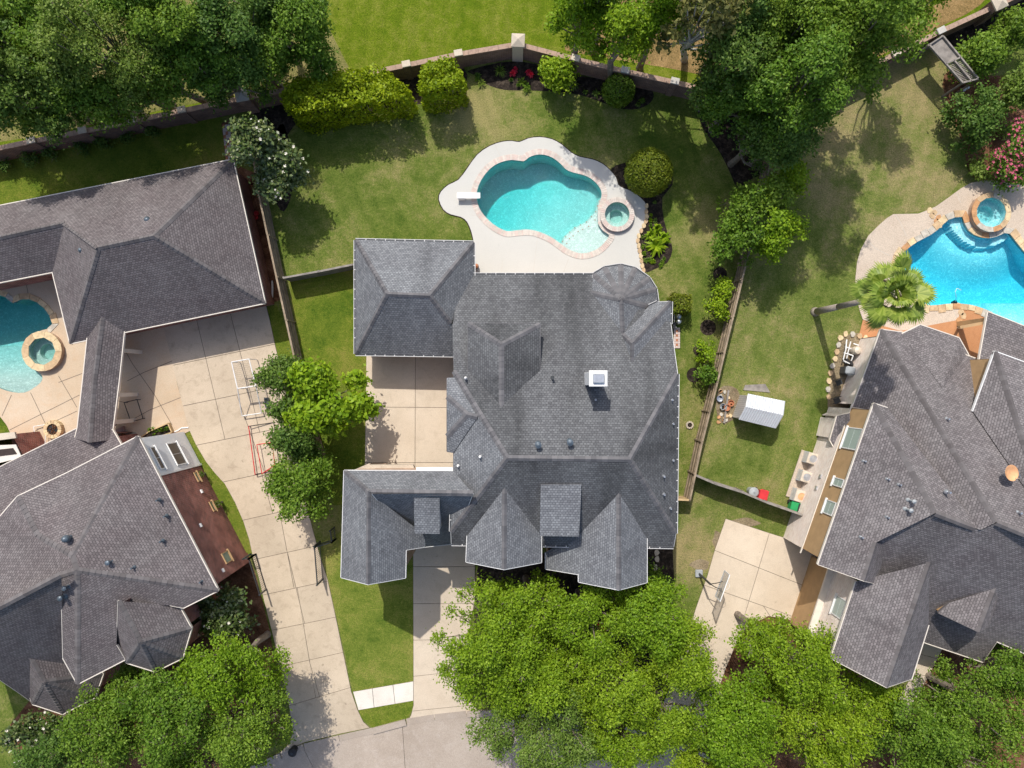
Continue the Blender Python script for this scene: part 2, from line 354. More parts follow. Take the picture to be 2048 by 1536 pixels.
m_twig = plain('pale_branches', (.36, .33, .28, 1), .9, var=.25, vs=5)
m_metal = plain('galvanised_metal', (.50, .52, .55, 1), .35, .7, var=.15)
m_dark = plain('dark_metal', (.06, .065, .07, 1), .45, .3, var=.2)
m_slate = plain('slate_blue_metal', (.10, .125, .15, 1), .4, .3, var=.2)
m_black = plain('black_plastic', (.02, .02, .022, 1), .5, var=.3)
m_red = plain('red_paint', (.55, .035, .04, 1), .45, var=.15)
m_green = plain('green_plastic', (.02, .28, .09, 1), .45, var=.15)
m_grey = plain('grey_plastic', (.33, .35, .36, 1), .5, var=.15)
m_terracotta = plain('terracotta', (.45, .18, .09, 1), .8, var=.2)
m_ac = plain('beige_metal', (.60, .52, .42, 1), .5, .1, var=.08)
m_rust = plain('rusty_dish', (.62, .33, .16, 1), .6, var=.25, vs=2)
m_screen = plain('dark_window_screen', (.045, .032, .024, 1), .35, var=.2)
m_glass, _N, _L, _b = nodes('window_glass'); _b.inputs['Base Color'].default_value = (.34, .41, .38, 1); _b.inputs['Roughness'].default_value = .08; _b.inputs['Specular IOR Level'].default_value = .6
m_glass_g, _N, _L, _b = nodes('window_glass_green'); _b.inputs['Base Color'].default_value = (.08, .16, .12, 1); _b.inputs['Roughness'].default_value = .05; _b.inputs['Specular IOR Level'].default_value = .8
m_lf_oak = leaf('leaves_oak_bright', (.095, .165, .004, 1), (.185, .290, .010, 1), (.315, .43, .030, 1), .4)
m_lf_mid = leaf('leaves_mid_green', (.058, .122, .006, 1), (.118, .208, .014, 1), (.22, .325, .038, 1))
m_lf_dark = leaf('leaves_dark_green', (.045, .098, .010, 1), (.088, .160, .020, 1), (.17, .255, .045, 1), .32)
m_lf_pale = leaf('leaves_pale_olive', (.085, .145, .012, 1), (.155, .230, .028, 1), (.26, .335, .070, 1))
m_lf_lime = leaf('leaves_lime', (0.105, 0.19, 0.003, 1), (0.185, 0.3, 0.008, 1), (0.3, 0.41, 0.02, 1))
m_lf_yel = leaf('leaves_yellow_green', (.125, .190, .003, 1), (.225, .310, .006, 1), (.36, .44, .016, 1), .4)
m_lf_pine = leaf('needles_yellow', (.085, .098, .022, 1), (.16, .165, .040, 1), (.25, .235, .075, 1))
m_lf_gloss = leaf('leaves_glossy_magnolia', (.036, .070, .014, 1), (.078, .122, .028, 1), (.17, .20, .065, 1), .18, .5, .3)
m_lf_box = leaf('leaves_boxwood', (0.075, 0.115, 0.006, 1), (0.145, 0.19, 0.012, 1), (0.245, 0.275, 0.026, 1))
m_lf_palm = leaf('palm_fronds', (.12, .185, .015, 1), (.21, .285, .03, 1), (.34, .40, .07, 1), .3, .4, .4)
m_fl_white = plain('white_petals', (.66, .62, .52, 1), .6, var=.1)
m_fl_pink = plain('pink_petals', (.46, .085, .14, 1), .6, var=.5, vs=9)
m_fl_red = plain('red_petals', (.5, .02, .05, 1), .6, var=.3, vs=6)
m_board, _N, _L, _b = nodes('clear_backboard'); _b.inputs['Base Color'].default_value = (.3, .31, .31, 1); _b.inputs['Roughness'].default_value = .15; _b.inputs['Alpha'].default_value = .35
m_plaster_l = plaster('pool_plaster_grey', (.36, .43, .395, 1), (.44, .50, .455, 1), (.56, .62, .58, 1))
# ------------------------------------------------------------------ pool outlines (photo pixels at ground level)
POOL_C = smooth_loop([(953,384),(962,360),(979.5,337.5),(999.5,325),(1024,319.5),(1047,322.5),(1056.5,315),(1071.5,309.5),(1089,309.5),(1106.5,316),(1121.5,327.5),(1132,338.5),(1147,345),(1164,349),(1179,355),(1194,367.5),(1203,382),(1203,396),(1197,412),(1195,430),(1197,448),(1207,462),(1219,470),(1214,480),(1201.5,494),(1184,504),(1164,508),(1146.5,504),(1131.5,496.5),(1116.5,485),(1101.5,475),(1086.5,468),(1071.5,462.5),(1051.5,460),(1024,463),(1012,463),(994.5,455),(977,441.5),(962,424),(954.5,406.5)], 2)
SPA_C = (1233, 431)
POOL_R = smooth_loop([(1797,520),(1811,499),(1836,481.5),(1861,469),(1879,454),(1894,440),(1911,434),(1926,434),(1928,446),(1937,462),(1955,473),(1978,476),(2000,470),(2013,463),(2026,476.5),(2048,504),(2090,545),(2115,590),(2105,640),(2060,665),(2010,645),(1986,627),(1961,616.5),(1936,610),(1906,608),(1881,610),(1858,612),(1836,600),(1811,566),(1798,541)], 2)
SPA_R = (1973, 428)
POOL_L = smooth_loop([(-60,600),(-20,589),(5,590),(20,600),(28,606),(45,597),(65,599),(85,611),(100,629),(107,649),(104,656),(86,660),(66,670),(54,686),(51,705),(57,724),(68,738),(82,748),(86,755),(82,765),(68,776),(50,785),(25,784),(0,776),(-40,760),(-80,720),(-90,660)], 2)
SPA_L = (92, 703)
HOLES = [PL(POOL_C), PL(POOL_R), PL(POOL_L), PL(circ(*SPA_C, 25)), PL(circ(*SPA_R, 31)), PL(circ(*SPA_L, 28))]

m_grass_yard = grass('lawn_backyard_turf', (.055, .102, .012, 1), (.122, .160, .030, 1), (.265, .238, .095, 1), .50, .22,
    [(960,215,150,.16),(870,450,160,-.05),(1420,480,110,.10),(1480,300,180,.05)], mow=.35)
m_grass_right = grass('lawn_right_turf', (.070, .112, .016, 1), (.145, .176, .042, 1), (.285, .238, .110, 1), .45, .22,
    [(1760,230,330,.17),(1400,1110,110,.16),(1560,770,60,.08)], mow=1.1)
struct(MB().sheet([[(-350, -350), (350, -350), (350, 350), (-350, 350)]] + HOLES, 0).build('ground', m_grass_yard))

WALLZ = 1.75
WALL_TOP = [(-400,378),(65,282),(167,262),(267,241),(365,221),(489,195),(600,174),(706,152),(813,130),(917,108),(1036,88),(1151,118),(1250,142),(1349,164),(1448,187),(1565,212),(1690,158),(1790,108),(1880,63),(1989,13),(2140,-60),(2400,-190)]
WALL_G = [P(x, y, WALLZ) for x, y in WALL_TOP]
def sheet(name, pts, z, mat, smoothn=0, holes=()):
    if smoothn: pts = smooth_loop(pts, smoothn)
    return struct(MB().sheet([PL(pts)] + list(holes), z).build(name, mat))
struct(MB().sheet([[(-340, 60)] + [(p.x, p.y) for p in WALL_G] + [(340, 80), (340, 340), (-340, 340)]], .004).build('park_lawn', m_grass_park))
sheet('leaf_litter_ground', [(1130,100),(1180,70),(1200,20),(1310,-20),(1440,-60),(1480,60),(1520,140),(1600,170),(1500,175),(1400,150),(1330,135)], .008, m_litter, 3)
sheet('leaf_litter_ground', [(1730,120),(1780,60),(1800,-30),(1900,-80),(2000,-60),(1960,10),(1870,58),(1790,98)], .008, m_litter, 3)
sheet('shaded_ground', [(-300,330),(-300,-60),(640,-60),(650,40),(690,120),(700,140),(640,160),(490,188),(365,212),(267,232),(65,274)], .006, m_grass_dry)
sheet('sandy_path', [(-60,70),(0,45),(60,10),(110,-40),(180,-60),(190,-10),(120,40),(50,75),(-40,110)], .008, m_earth, 3)
# left neighbour's lawns, side yard, front yards, right neighbour's lawn
sheet('side_lawn', [(-400,395),(0,312),(440,230),(478,330),(466,345),(0,440),(-400,520)], .004, m_grass_green)
sheet('side_lawn', [(534,614),(553,610),(590,700),(606,760),(560,760),(552,696)], .004, m_grass_green)
sheet('side_lawn', [(578,560),(712,534),(735,700),(733,712),(731,930),(700,1010),(668,1010),(652,950),(625,860),(606,760)], .004, m_grass_green)
sheet('side_lawn', [(352,862),(377,856),(412,923),(450,968),(487,1043),(507,1118),(490,1118),(470,1100),(440,1020),(400,940),(385,935)], .004, m_grass_green)
sheet('front_lawn', [(640,1085),(690,1060),(760,1100),(826,1120),(826,1363),(706,1384),(690,1305),(656,1160)], .004, m_grass_front)
sheet('right_lawn', [(1560,225),(1800,110),(1885,85),(1900,185),(1930,300),(1935,345),(1890,400),(1860,420),(1780,430),(1720,500),(1712,600),(1726,668),(1690,690),(1660,740),(1655,800),(1640,870),(1600,900),(1585,1010),(1600,1035),(1640,1100),(1540,1070),(1452,1040),(1429,1100),(1400,1200),(1350,1210),(1340,1100),(1375,1005),(1395,950),(1440,760),(1495,520),(1545,320)], .004, m_grass_right)
sheet('front_bed', [(1290,1085),(1345,1085),(1350,1200),(1330,1300),(1350,1420),(1250,1450),(1000,1430),(960,1400),(950,1330),(948,1160),(960,1120)], .008, m_mulch)
sheet('front_bed', [(380,1160),(445,1120),(495,1105),(512,1150),(540,1262),(560,1400),(560,1480),(480,1530),(200,1600),(60,1600),(20,1450),(60,1400),(180,1380),(330,1300)], .008, m_mulch_red)
sheet('front_bed', [(1850,1290),(1990,1270),(2100,1320),(2200,1600),(1880,1600),(1800,1480),(1840,1380)], .008, m_mulch_red)
sheet('front_bed', [(1440,1300),(1490,1250),(1540,1232),(1600,1240),(1680,1320),(1770,1360),(1800,1480),(1850,1600),(1420,1600),(1400,1450)], .008, m_mulch_red)
# dark planting beds in the back garden
sheet('mulch_bed', [(940,140),(948,150),(972,168),(1000,178),(1025,181),(1060,181),(1110,184),(1160,190),(1205,205),(1235,216),(1268,219),(1295,210),(1307,195),(1303,180),(1280,168),(1150,150),(1036,122)], .008, m_mulch, 3)
sheet('mulch_bed', [(500,195),(520,210),(560,195),(680,175),(820,150),(925,130),(935,150),(930,185),(900,195),(830,210),(760,225),(660,243),(590,250),(575,270),(545,260),(510,245)], .008, m_mulch)
sheet('mulch_bed', [(1396,205),(1398,230),(1408,260),(1430,290),(1445,315),(1460,345),(1475,375),(1500,360),(1540,330),(1560,230),(1480,195)], .008, m_mulch, 3)
sheet('mulch_bed', [(1222,338),(1250,325),(1300,300),(1340,330),(1345,370),(1325,395),(1328,440),(1340,480),(1345,500),(1335,525),(1310,538),(1284,545),(1281,510),(1276,484),(1280,466),(1292,440),(1293,411),(1280,396),(1262,383),(1240,375)], .008, m_mulch, 2)
sheet('mulch_bed', [(560,250),(575,270),(590,330),(580,400),(560,420),(530,330)], .008, m_mulch, 3)
for (x, y, r) in ((1440,548,14),(1424,612,14),(1416,655,16),(1388,750,15),(1398,700,12)):
    sheet('mulch_ring', circ(x, y, r, 18), .008, m_mulch)
sheet('mulch_bed', [(1885,170),(1900,140),(1960,150),(2060,180),(2060,400),(1990,370),(1965,360),(1940,350),(1928,300),(1915,260),(1900,220)], .009, m_mulch_red, 2)
sheet('mulch_bed', [(1890,60),(1990,20),(2100,-20),(2100,30),(1990,75),(1940,100),(1900,110)], .009, m_mulch)
for (x, y, rx, ry) in ((1437,1083,14,22),(1400,1130,22,12),(1490,1045,30,9)):
    sheet('bare_patch', [(x+rx*math.cos(a)*R.uniform(.7,1.15), y+ry*math.sin(a)*R.uniform(.7,1.15)) for a in [i*.524 for i in range(12)]], .009, m_earth, 2)

# ------------------------------------------------------------------ paving: real slabs with open joints
def split_poly(poly, a, b):
    """split a world-space polygon by the infinite line a-b (via bmesh, handles concave)"""
    bm = bmesh.new(); f = bm.faces.new([bm.verts.new((p[0], p[1], 0)) for p in poly])
    d = Vector((b[0]-a[0], b[1]-a[1], 0)); n = Vector((-d.y, d.x, 0)).normalized()
    bmesh.ops.bisect_plane(bm, geom=bm.verts[:]+bm.edges[:]+bm.faces[:], plane_co=(a[0], a[1], 0), plane_no=n, dist=1e-4)
    out = [[(v.co.x, v.co.y) for v in f.verts] for f in bm.faces]; bm.free(); return out
def paving(name, outline, cuts, mat, z=.05, gap=.016, holes=(), label=None, base=True):
    """a paved area: parent sheet of joint filler, each slab a child"""
    o = PL(outline); root = struct(MB().sheet([o] + [h for h in holes], z-.03).build(name, m_joint))
    pieces = [[(p.x, p.y) for p in o]]
    for (x0, y0, x1, y1) in cuts:
        a, b = P(x0, y0), P(x1, y1); new = []
        for pc in pieces:
            hit = any(inside(a.lerp(b, t), pc) for t in (.04, .2, .35, .5, .65, .8, .96))
            new += split_poly(pc, a, b) if hit else [pc]
        pieces = new
    for pc in pieces:
        if abs(area2(pc)) < .04: continue
        MB().prism(offset_poly(pc, gap), z-.12, z).build('slab', mat, root)
    return root
# street and kerb
ROAD = [(300,1640),(430,1575),(522,1536),(565,1516),(610,1499),(680,1482),(747,1467),(814,1449),(870,1440),(934,1433),(1020,1430),(1110,1437),(1200,1452),(1290,1475),(1380,1505),(1450,1540),(1560,1620)]
paving('street', ROAD + [(1700,1800),(200,1800)], [(609,1500,640,1560),(805,1452,812,1560),(1024,1430,1024,1600),(1240,1460,1225,1600),(300,1570,1560,1568)], m_road, .03, .012)
kerb = struct(bpy.data.objects.new('kerb', None)); COL.objects.link(kerb); kerb['kind'] = 'structure'
rg = PL(ROAD)
for i in range(len(rg)-1):
    a, b = rg[i], rg[i+1]; d = (b-a).normalized(); n = Vector((-d.y, d.x, 0))
    low = any(q[0] < (ROAD[i][0]+ROAD[i+1][0])/2 < q[1] for q in ((560,745),(815,945),(1300,1400)))
    a, b = a + d*.01, b - d*.01
    MB().prism([a, b, b+n*.42, a+n*.42], -.1, .055 if low else .15).build('kerb_stone', m_road, kerb)
# left neighbour's long driveway
LD_L = [(327,654),(341,712),(355,768),(366,812),(377,856),(392,889),(412,923),(430,946),(450,968),(470,1004),(487,1043),(499,1080),(507,1118),(517,1152),(530,1208),(544,1262),(560,1330),(578,1410),(586,1460),(580,1486),(560,1505)]
LD_R = [(740,1455),(727,1443),(716,1420),(703,1383),(690,1320),(672,1234),(656,1160),(640,1110),(628,1066),(616,1020),(604,970),(592,900),(580,830),(566,750),(552,696),(540,640),(532,608)]
paving('driveway', LD_L + [(610,1484),(680,1467)] + LD_R + [(430,628)],
    [(345,731,552,688),(366,812,570,770),(400,889,590,850),(446,964,605,930),(487,1040,622,1010),(508,1119,640,1090),(534,1188,660,1161),(544,1260,676,1233),(560,1333,692,1303),(578,1411,706,1373),
     (392,632,450,876),(460,622,500,780),(500,780,520,865),(500,862,530,945),(523,944,546,1028),(562,1036,584,1152),(584,1140,602,1215),(600,1205,620,1325),(618,1318,640,1395)], m_drive_l)
# centre house: motor court behind, front drive, sidewalk
paving('driveway', [(733,700),(912,700),(912,945),(880,1000),(720,1000),(730,925)], [(831,690,830,1000),(725,814,915,815),(725,925,915,925)], m_drive)
paving('driveway', [(826,1010),(950,1010),(950,1200),(942,1240),(935,1300),(934,1360),(940,1400),(958,1424),(900,1431),(870,1435),(814,1444),(822,1430),(827,1410)],
    [(820,1133,955,1133),(820,1207,950,1207),(820,1280,945,1278),(820,1353,940,1340),(820,1422,960,1408)], m_drive)
paving('sidewalk', [(706,1383),(827,1362),(827,1401),(717,1420)], [(744.5,1372,749,1420),(785,1360,791,1412)], m_walk, .05)
sheet('kerb_lawn', [(717,1420),(827,1401),(825,1420),(812,1440),(790,1448),(747,1457),(735,1446),(722,1435)], .03, m_grass_green)
# right neighbour's driveway and front walk
paving('driveway', [(1451,1037),(1536,1065),(1600,1085),(1646,1102),(1640,1140),(1625,1190),(1605,1245),(1570,1238),(1536,1232),(1510,1245),(1486,1264),(1468,1296),(1450,1340),(1430,1400),(1415,1450),(1400,1490),(1300,1462),(1325,1410),(1350,1340),(1375,1270),(1391,1217),(1414,1152),(1429,1100)],
    [(1428,1100,1625,1178),(1540,1060,1497,1203),(1380,1160,1530,1213),(1526,1211,1545,1240),(1350,1340,1470,1350)], m_drive)
paving('front_walk', [(1850,1270),(1890,1285),(1868,1330),(1845,1372),(1822,1420),(1790,1410),(1815,1365)], [(1830,1305,1890,1322),(1815,1343,1870,1356)], m_drive)
# centre pool deck
DECK_C = [(949,540),(949,520),(949,500),(947,482),(943,464),(934.5,444),(922,434),(902,429),(887,419),(878,399),(882,384),(897,370),(917,360),(934.5,337.5),(954.5,310),(979.5,292.5),(1004.5,284),(1024,282.5),(1039,284.5),(1056,277.5),(1079,274.5),(1104,279),(1124,290),(1141.5,305),(1159,314),(1184,319),(1204,327.5),(1219,340),(1231.5,355),(1236.5,370),(1249,377.5),(1264,383.5),(1281.5,396.5),(1293,411.5),(1293.5,434),(1289,449),(1279,466.5),(1275,484),(1279,501.5),(1284,524),(1285,535),(1285,545),(1285,555)]
dk = [P(x, y) for x, y in smooth_loop(DECK_C, 2)[4:-4]] + PL([(1285,560),(1200,600),(1150,575),(1000,575),(950,575)])
pd = struct(MB().sheet([dk, PL(POOL_C), PL(circ(*SPA_C, 26))], .045).build('pool_deck', m_deck))
ed = MB(); dq = offset_poly(dk, 0)
for i in range(len(dk)):
    a, b = dk[i], dk[(i+1) % len(dk)]; ed.quad((a.x, a.y, -.05), (b.x, b.y, -.05), (b.x, b.y, .045), (a.x, a.y, .045))
ed.build('deck_edge', m_deck, pd)
so = MB()                                   # dark soil line where the turf is edged
sj = offset_poly(dk, -.07)
for i in range(len(dk)-6):
    so.quad((dk[i].x, dk[i].y, .012), (dk[i+1].x, dk[i+1].y, .012), (sj[i+1].x, sj[i+1].y, .012), (sj[i].x, sj[i].y, .012))
so.build('turf_edging', m_mulch, pd)
def seam(parent, pts, z, w=.02, mat=None):
    w2 = PL(pts); m = MB()
    for i in range(len(w2)-1):
        d = (w2[i+1]-w2[i]).normalized(); n = Vector((-d.y, d.x, 0))*w/2; a, b = w2[i], w2[i+1]
        m.quad((a+n)+Vector((0, 0, z)), (a-n)+Vector((0, 0, z)), (b-n)+Vector((0, 0, z)), (b+n)+Vector((0, 0, z)))
    return m.build('expansion_joint', mat or m_joint, parent)
m_seam = plain('deck_seam', (.50, .46, .40, 1), .9)
for s in ([(1075,475),(1072,500),(1066,548)],[(1137,518),(1127,545)],[(1005,520),(1003,550)],[(940,430),(965,433)],[(990,290),(1000,312)],[(1145,309),(1133,330)]): seam(pd, s, .049, .02, m_seam)
# left neighbour's patio
LP = [(-200,560),(105,530),(150,660),(330,640),(355,768),(378,858),(330,880),(240,905),(150,900),(40,960),(-40,900),(0,835),(-200,830)]
pa = struct(MB().sheet([PL([(-200,560),(100,530),(150,640),(330,640),(355,768),(380,862),(330,885),(240,910),(120,930),(30,960),(24,872),(14,850),(0,832),(-200,800)]), PL(POOL_L), PL(circ(*SPA_L, 29))], .045).build('patio', m_patio))
for s in ([(247,694),(266,728),(310,790),(345,850)],[(255,762),(288,745),(345,722)],[(255,845),(300,820),(362,795)],[(52,560),(58,592)],[(20,860),(150,795),(160,790)],[(5,832),(24,790)],[(93,850),(62,785)],[(155,815),(118,752)],[(118,765),(165,747)],[(35,880),(95,850),(155,822)],[(240,700),(257,702)],[(232,800),(250,805)]): seam(pa, s, .05, .035)
sheet('patio_lawn', [(-200,828),(0,834),(14,850),(22,868),(20,874),(0,870),(-200,872)], .06, m_grass_green)
# right neighbour's pool deck and terracotta patio
DECK_R = [(1725,639),(1718,619),(1711,584),(1710,559),(1713.5,524),(1721,499),(1736,471.5),(1756,451.5),(1773,436.5),(1786,428.5),(1811,428),(1836,427.5),(1858,419),(1871,413),(1898,394),(1921,377),(1941,366),(1966,361),(1990,362),(2060,372),(2200,400),(2200,700)]
rk = PL(smooth_loop(DECK_R, 1))
rd = struct(MB().sheet([rk + PL([(1900,700),(1780,660)]), PL(POOL_R), PL(circ(*SPA_R, 32))], .045).build('pool_deck', m_aggr))
for s in ([(1790,430),(1800,445),(1812,472)],[(1735,482),(1750,497),(1778,511)],[(1912,386),(1921,406)],[(1840,617),(1905,617),(1915,640)]): seam(rd, s, .049, .03, m_seam)
sheet('terracotta_patio', [(1725,640),(1718,668),(1745,700),(1960,760),(2000,640),(1976,622),(1960,619),(1922,616),(1915,640),(1800,662)], .052, m_terra)
for i, (x, y) in enumerate([(1858,421),(1864,432),(1872,443),(1878,450),(1868,425),(1876,436),(1917,612),(1921,624),(1918,640),(1922,652),(1926,632)]):
    tag(MB().prism([P(x+R.uniform(5,8)*math.cos(a), y+R.uniform(5,8)*math.sin(a)) for a in [k*1.047 for k in range(6)]], .03, .075).build('paving_stone', m_flag[i % 3], bevel=.01), 'rust and buff flat stone in a strip across the right pool deck', 'stone', 'stones in strips across the right deck')
# brick paver path beside the left fence
sheet('paver_path', [(443,246),(462,240),(472,330),(520,350),(560,600),(534,610),(522,520),(490,380),(466,330),(452,318)], .012, m_mulch_red)
pp = struct(MB().sheet([PL([(445,252),(460,246),(466,318),(452,322)])], .02).build('paver_walk', m_joint))
for i in range(10):
    for j in range(3):
        x0, y0 = 445+j*5 + i*.7, 250+i*7
        MB().prism(PL([(x0,y0),(x0+4.6,y0-1),(x0+5.3,y0+5.6),(x0+.7,y0+6.6)]), .0, .045).build('paver', m_coping[0] if (i+j) % 3 else m_terracotta, pp)
# ------------------------------------------------------------------ swimming pools and spas
def pool(label, outline, depth, m_w, m_p, level=-.08, maxd=2.6):
    c0 = P(sum(p[0] for p in outline)/len(outline), sum(p[1] for p in outline)/len(outline))
    root = thing('swimming_pool', label, 'pool', c0)
    loop = PL(outline); xs = [p.x for p in loop]; ys = [p.y for p in loop]
    wl_ = MB()
    for i in range(len(loop)):
        a, b = loop[i], loop[(i+1) % len(loop)]
        wl_.quad((a.x, a.y, -maxd), (b.x, b.y, -maxd), (b.x, b.y, -.18), (a.x, a.y, -.18))
    wl_.build('pool_wall', m_p, root)
    tl = MB()
    for i in range(len(loop)):
        a, b = loop[i], loop[(i+1) % len(loop)]; tl.quad((a.x, a.y, -.18), (b.x, b.y, -.18), (b.x, b.y, .05), (a.x, a.y, .05))
    tl.build('waterline_tile', m_tile, root)
    fl = MB(); st = .13; nx = int((max(xs)-min(xs))/st)+3; ny = int((max(ys)-min(ys))/st)+3; x0, y0 = min(xs)-st, min(ys)-st
    for j in range(ny):
        for i in range(nx):
            x, y = x0+i*st, y0+j*st; fl.v.append((x, y, -depth(x/GS+1024, 768-y/GS)))
    for j in range(ny-1):
        for i in range(nx-1): fl.f.append((j*nx+i, j*nx+i+1, (j+1)*nx+i+1, (j+1)*nx+i)); fl.uv.append(None)
    fl.build('pool_floor', m_p, root, smooth=False)
    MB().prism(offset_poly(loop, -.004), -maxd, level, bottom=True).build('water', m_w, root)
    return root
def sstep(a, b, x): t = max(0, min(1, (x-a)/(b-a))); return t*t*(3-2*t)
def seg_d(x, y, pts):
    best = 1e9
    for i in range(len(pts)-1):
        (ax, ay), (bx, by) = pts[i], pts[i+1]; dx, dy = bx-ax, by-ay; t = max(0, min(1, ((x-ax)*dx+(y-ay)*dy)/(dx*dx+dy*dy)))
        d = math.hypot(x-ax-t*dx, y-ay-t*dy); s = dx*(y-ay)-dy*(x-ax)
        if d < best-1e-6: best = d; sg = 1 if s > 0 else -1
    return best*sg
SH_LINE = [(1215,375),(1196,400),(1190,420),(1172,440),(1148,452),(1128,470),(1112,500)]
def depth_c(x, y):
    s = seg_d(x, y, SH_LINE)       # positive towards the lower left (deep side)
    d = sstep(-4, 3, s); deep = .95 + 1.15*sstep(15, 180, s); sh = .22
    if s < -8: sh = .18
    return sh + (deep-sh)*d
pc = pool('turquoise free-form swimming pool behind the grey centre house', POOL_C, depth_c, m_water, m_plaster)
dots = 0
for q, off in ((0, -3), (1, -13)):        # two rows of dark tile markers along the shelf edge
    for i in range(len(SH_LINE)-2):
        (ax, ay), (bx, by) = SH_LINE[i+1], SH_LINE[i+2]; L_ = math.hypot(bx-ax, by-ay); n = max(2, int(L_/10))
        for k in range(n):
            t = k/n; x = ax+(bx-ax)*t - (by-ay)/L_*off; y = ay+(by-ay)*t + (bx-ax)/L_*off
            if inside((x, y), POOL_C): MB().prism(PL(circ(x, y, 1.3, 4)), -.17, -.155).build('marker_tile', m_terracotta, pc)
def coping(root, outline, w, length, mats, name, z=.02, h=.05, skip=None, jitter=0., inner=.03):
    """separate stones laid radially round a closed outline"""
    loop = [Vector((p.x, p.y, 0)) for p in PL(outline)]
    if area2(loop) < 0: loop.reverse()
    n = len(loop); cum = [0.]
    for i in range(n): cum.append(cum[-1] + (loop[(i+1) % n]-loop[i]).length)
    tot = cum[-1]; cnt = int(tot/length); meshes = {}
    def at(s):
        s %= tot; i = max(k for k in range(n) if cum[k] <= s + 1e-9); d = (loop[(i+1) % n]-loop[i])
        return loop[i] + d*((s-cum[i])/max(1e-9, cum[i+1]-cum[i])), d.normalized()
    pos_ = 0.
    for k in range(cnt):
        L_ = tot/cnt; s0, s1 = k*L_+.008, (k+1)*L_-.008
        if jitter: 
            s0 = k*L_+.014; s1 = (k+1)*L_-.014
        p0, d0 = at(s0-.0); p1, d1 = at(s1); pm, dm = at((s0+s1)/2)
        if skip and skip(pm): continue
        da, db = (at(s0+.25)[0]-at(s0-.25)[0]).normalized(), (at(s1+.25)[0]-at(s1-.25)[0]).normalized()
        n0, n1 = Vector((da.y, -da.x, 0)), Vector((db.y, -db.x, 0)); ww = w*(1+R.uniform(-jitter, jitter))
        m = MB().prism([p0-n0*inner, p1-n1*inner, p1+n1*ww, p0+n0*ww], z, z+h+R.uniform(0, .004), bottom=True)
        m.build(name, R.choice(mats), root)
def near(cx, cy, r):
    q = P(cx, cy); return lambda p: (p-q).length < r*GS
coping(pc, POOL_C, .36, .118, m_coping, 'coping_brick', .02, .055, near(*SPA_C, 39))
def spa(label, cx, cy, r_in, r_out, hgt, m_p, mats, blen, m_wallm, cop=True):
    q = P(cx, cy); root = thing('hot_tub', label, 'hot tub', q); ri, ro = r_in*GS, r_out*GS
    m = MB(); n = 48
    for i in range(n):
        a, b = 2*math.pi*i/n, 2*math.pi*(i+1)/n; ca, sa, cb, sb = math.cos(a), math.sin(a), math.cos(b), math.sin(b)
        X = lambda r, cc, ss, z: (q.x+r*cc, q.y+r*ss, z)
        m.quad(X(ro-.04, ca, sa, -.3), X(ro-.04, cb, sb, -.3), X(ro-.04, cb, sb, hgt-.05), X(ro-.04, ca, sa, hgt-.05), uv=[(a*ro, 0), (b*ro, 0), (b*ro, hgt+.3), (a*ro, hgt+.3)])
    m.build('spa_wall', m_wallm, root)
    m = MB(); bz = hgt-.62
    m.lathe((q.x, q.y, 0), [(ri*.45, hgt-1.0), (ri*.52, hgt-.98), (ri*.55, bz), (ri*.97, bz), (ri, bz+.02), (ri+.01, hgt-.01)], 48)
    m.f.pop(); m.uv.pop()
    m.build('spa_shell', m_p, root)
    MB().lathe((q.x, q.y, 0), [(ri+.005, hgt-1.05), (ri+.005, hgt-.10)], 48).build('water', m_spa_w, root)
    rm = (ri+.0)
    cnt = int(2*math.pi*(ri+ro)/2/blen)
    for k in range(cnt):
        a0, a1 = 2*math.pi*k/cnt+.006/ri, 2*math.pi*(k+1)/cnt-.006/ri; e = []
        for a, r in ((a0, ri-.02), (a1, ri-.02), (a1, ro), ((a0+a1)/2, ro*1.004), (a0, ro)): e.append((q.x+r*math.cos(a), q.y+r*math.sin(a)))
        MB().prism(e, hgt-.05, hgt+R.uniform(0, .006), bottom=True).build('coping_stone', R.choice(mats), root)
    return root
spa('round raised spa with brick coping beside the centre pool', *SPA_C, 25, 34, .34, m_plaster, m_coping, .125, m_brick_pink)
def depth_r(x, y):
    r_ = math.hypot(x-1973, y-420); e = 74; d = (.35 if r_ < e else .95) + (.0 if r_ < e else .85*sstep(0, 70, r_-e-14)); d += .25 if abs(x-1973) < 14 and r_ < e else 0
    d = min(d, 1.25 + .0*x) if y > 600 else d
    if x > 1990 and y > 600: d = .5 + .5*sstep(650, 600, y)
    return d
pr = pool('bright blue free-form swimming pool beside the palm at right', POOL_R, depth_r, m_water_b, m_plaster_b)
coping(pr, POOL_R, .42, .52, m_flag, 'coping_stone', .02, .07, near(*SPA_R, 43), .25)
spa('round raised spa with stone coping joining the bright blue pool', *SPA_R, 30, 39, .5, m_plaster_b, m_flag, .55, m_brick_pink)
def depth_l(x, y):
    s = (y-655)*.92 + (x-60)*.15
    if y > 690: return .25 + .5*sstep(770, 690, y)
    if x > 78 and y < 655: return 1.9
    return .75 + .9*sstep(40, -20, s)
pl_ = pool('teal swimming pool with beach entry at the left edge', POOL_L, depth_l, m_water, m_plaster_l)
coping(pl_, POOL_L, .36, .6, m_flag[:1]+m_flag[:2]+[m_flag[3]], 'coping_stone', .02, .06, lambda p: (p-P(*SPA_L)).length < 44*GS or p.y < P(0, 735).y, .2)
spa('round raised spa with broad buff stone rim on the left patio', *SPA_L, 28, 40, .45, m_plaster_l, [m_flag[0], m_flag[0], m_flag[1]], .75, m_brick_pink)
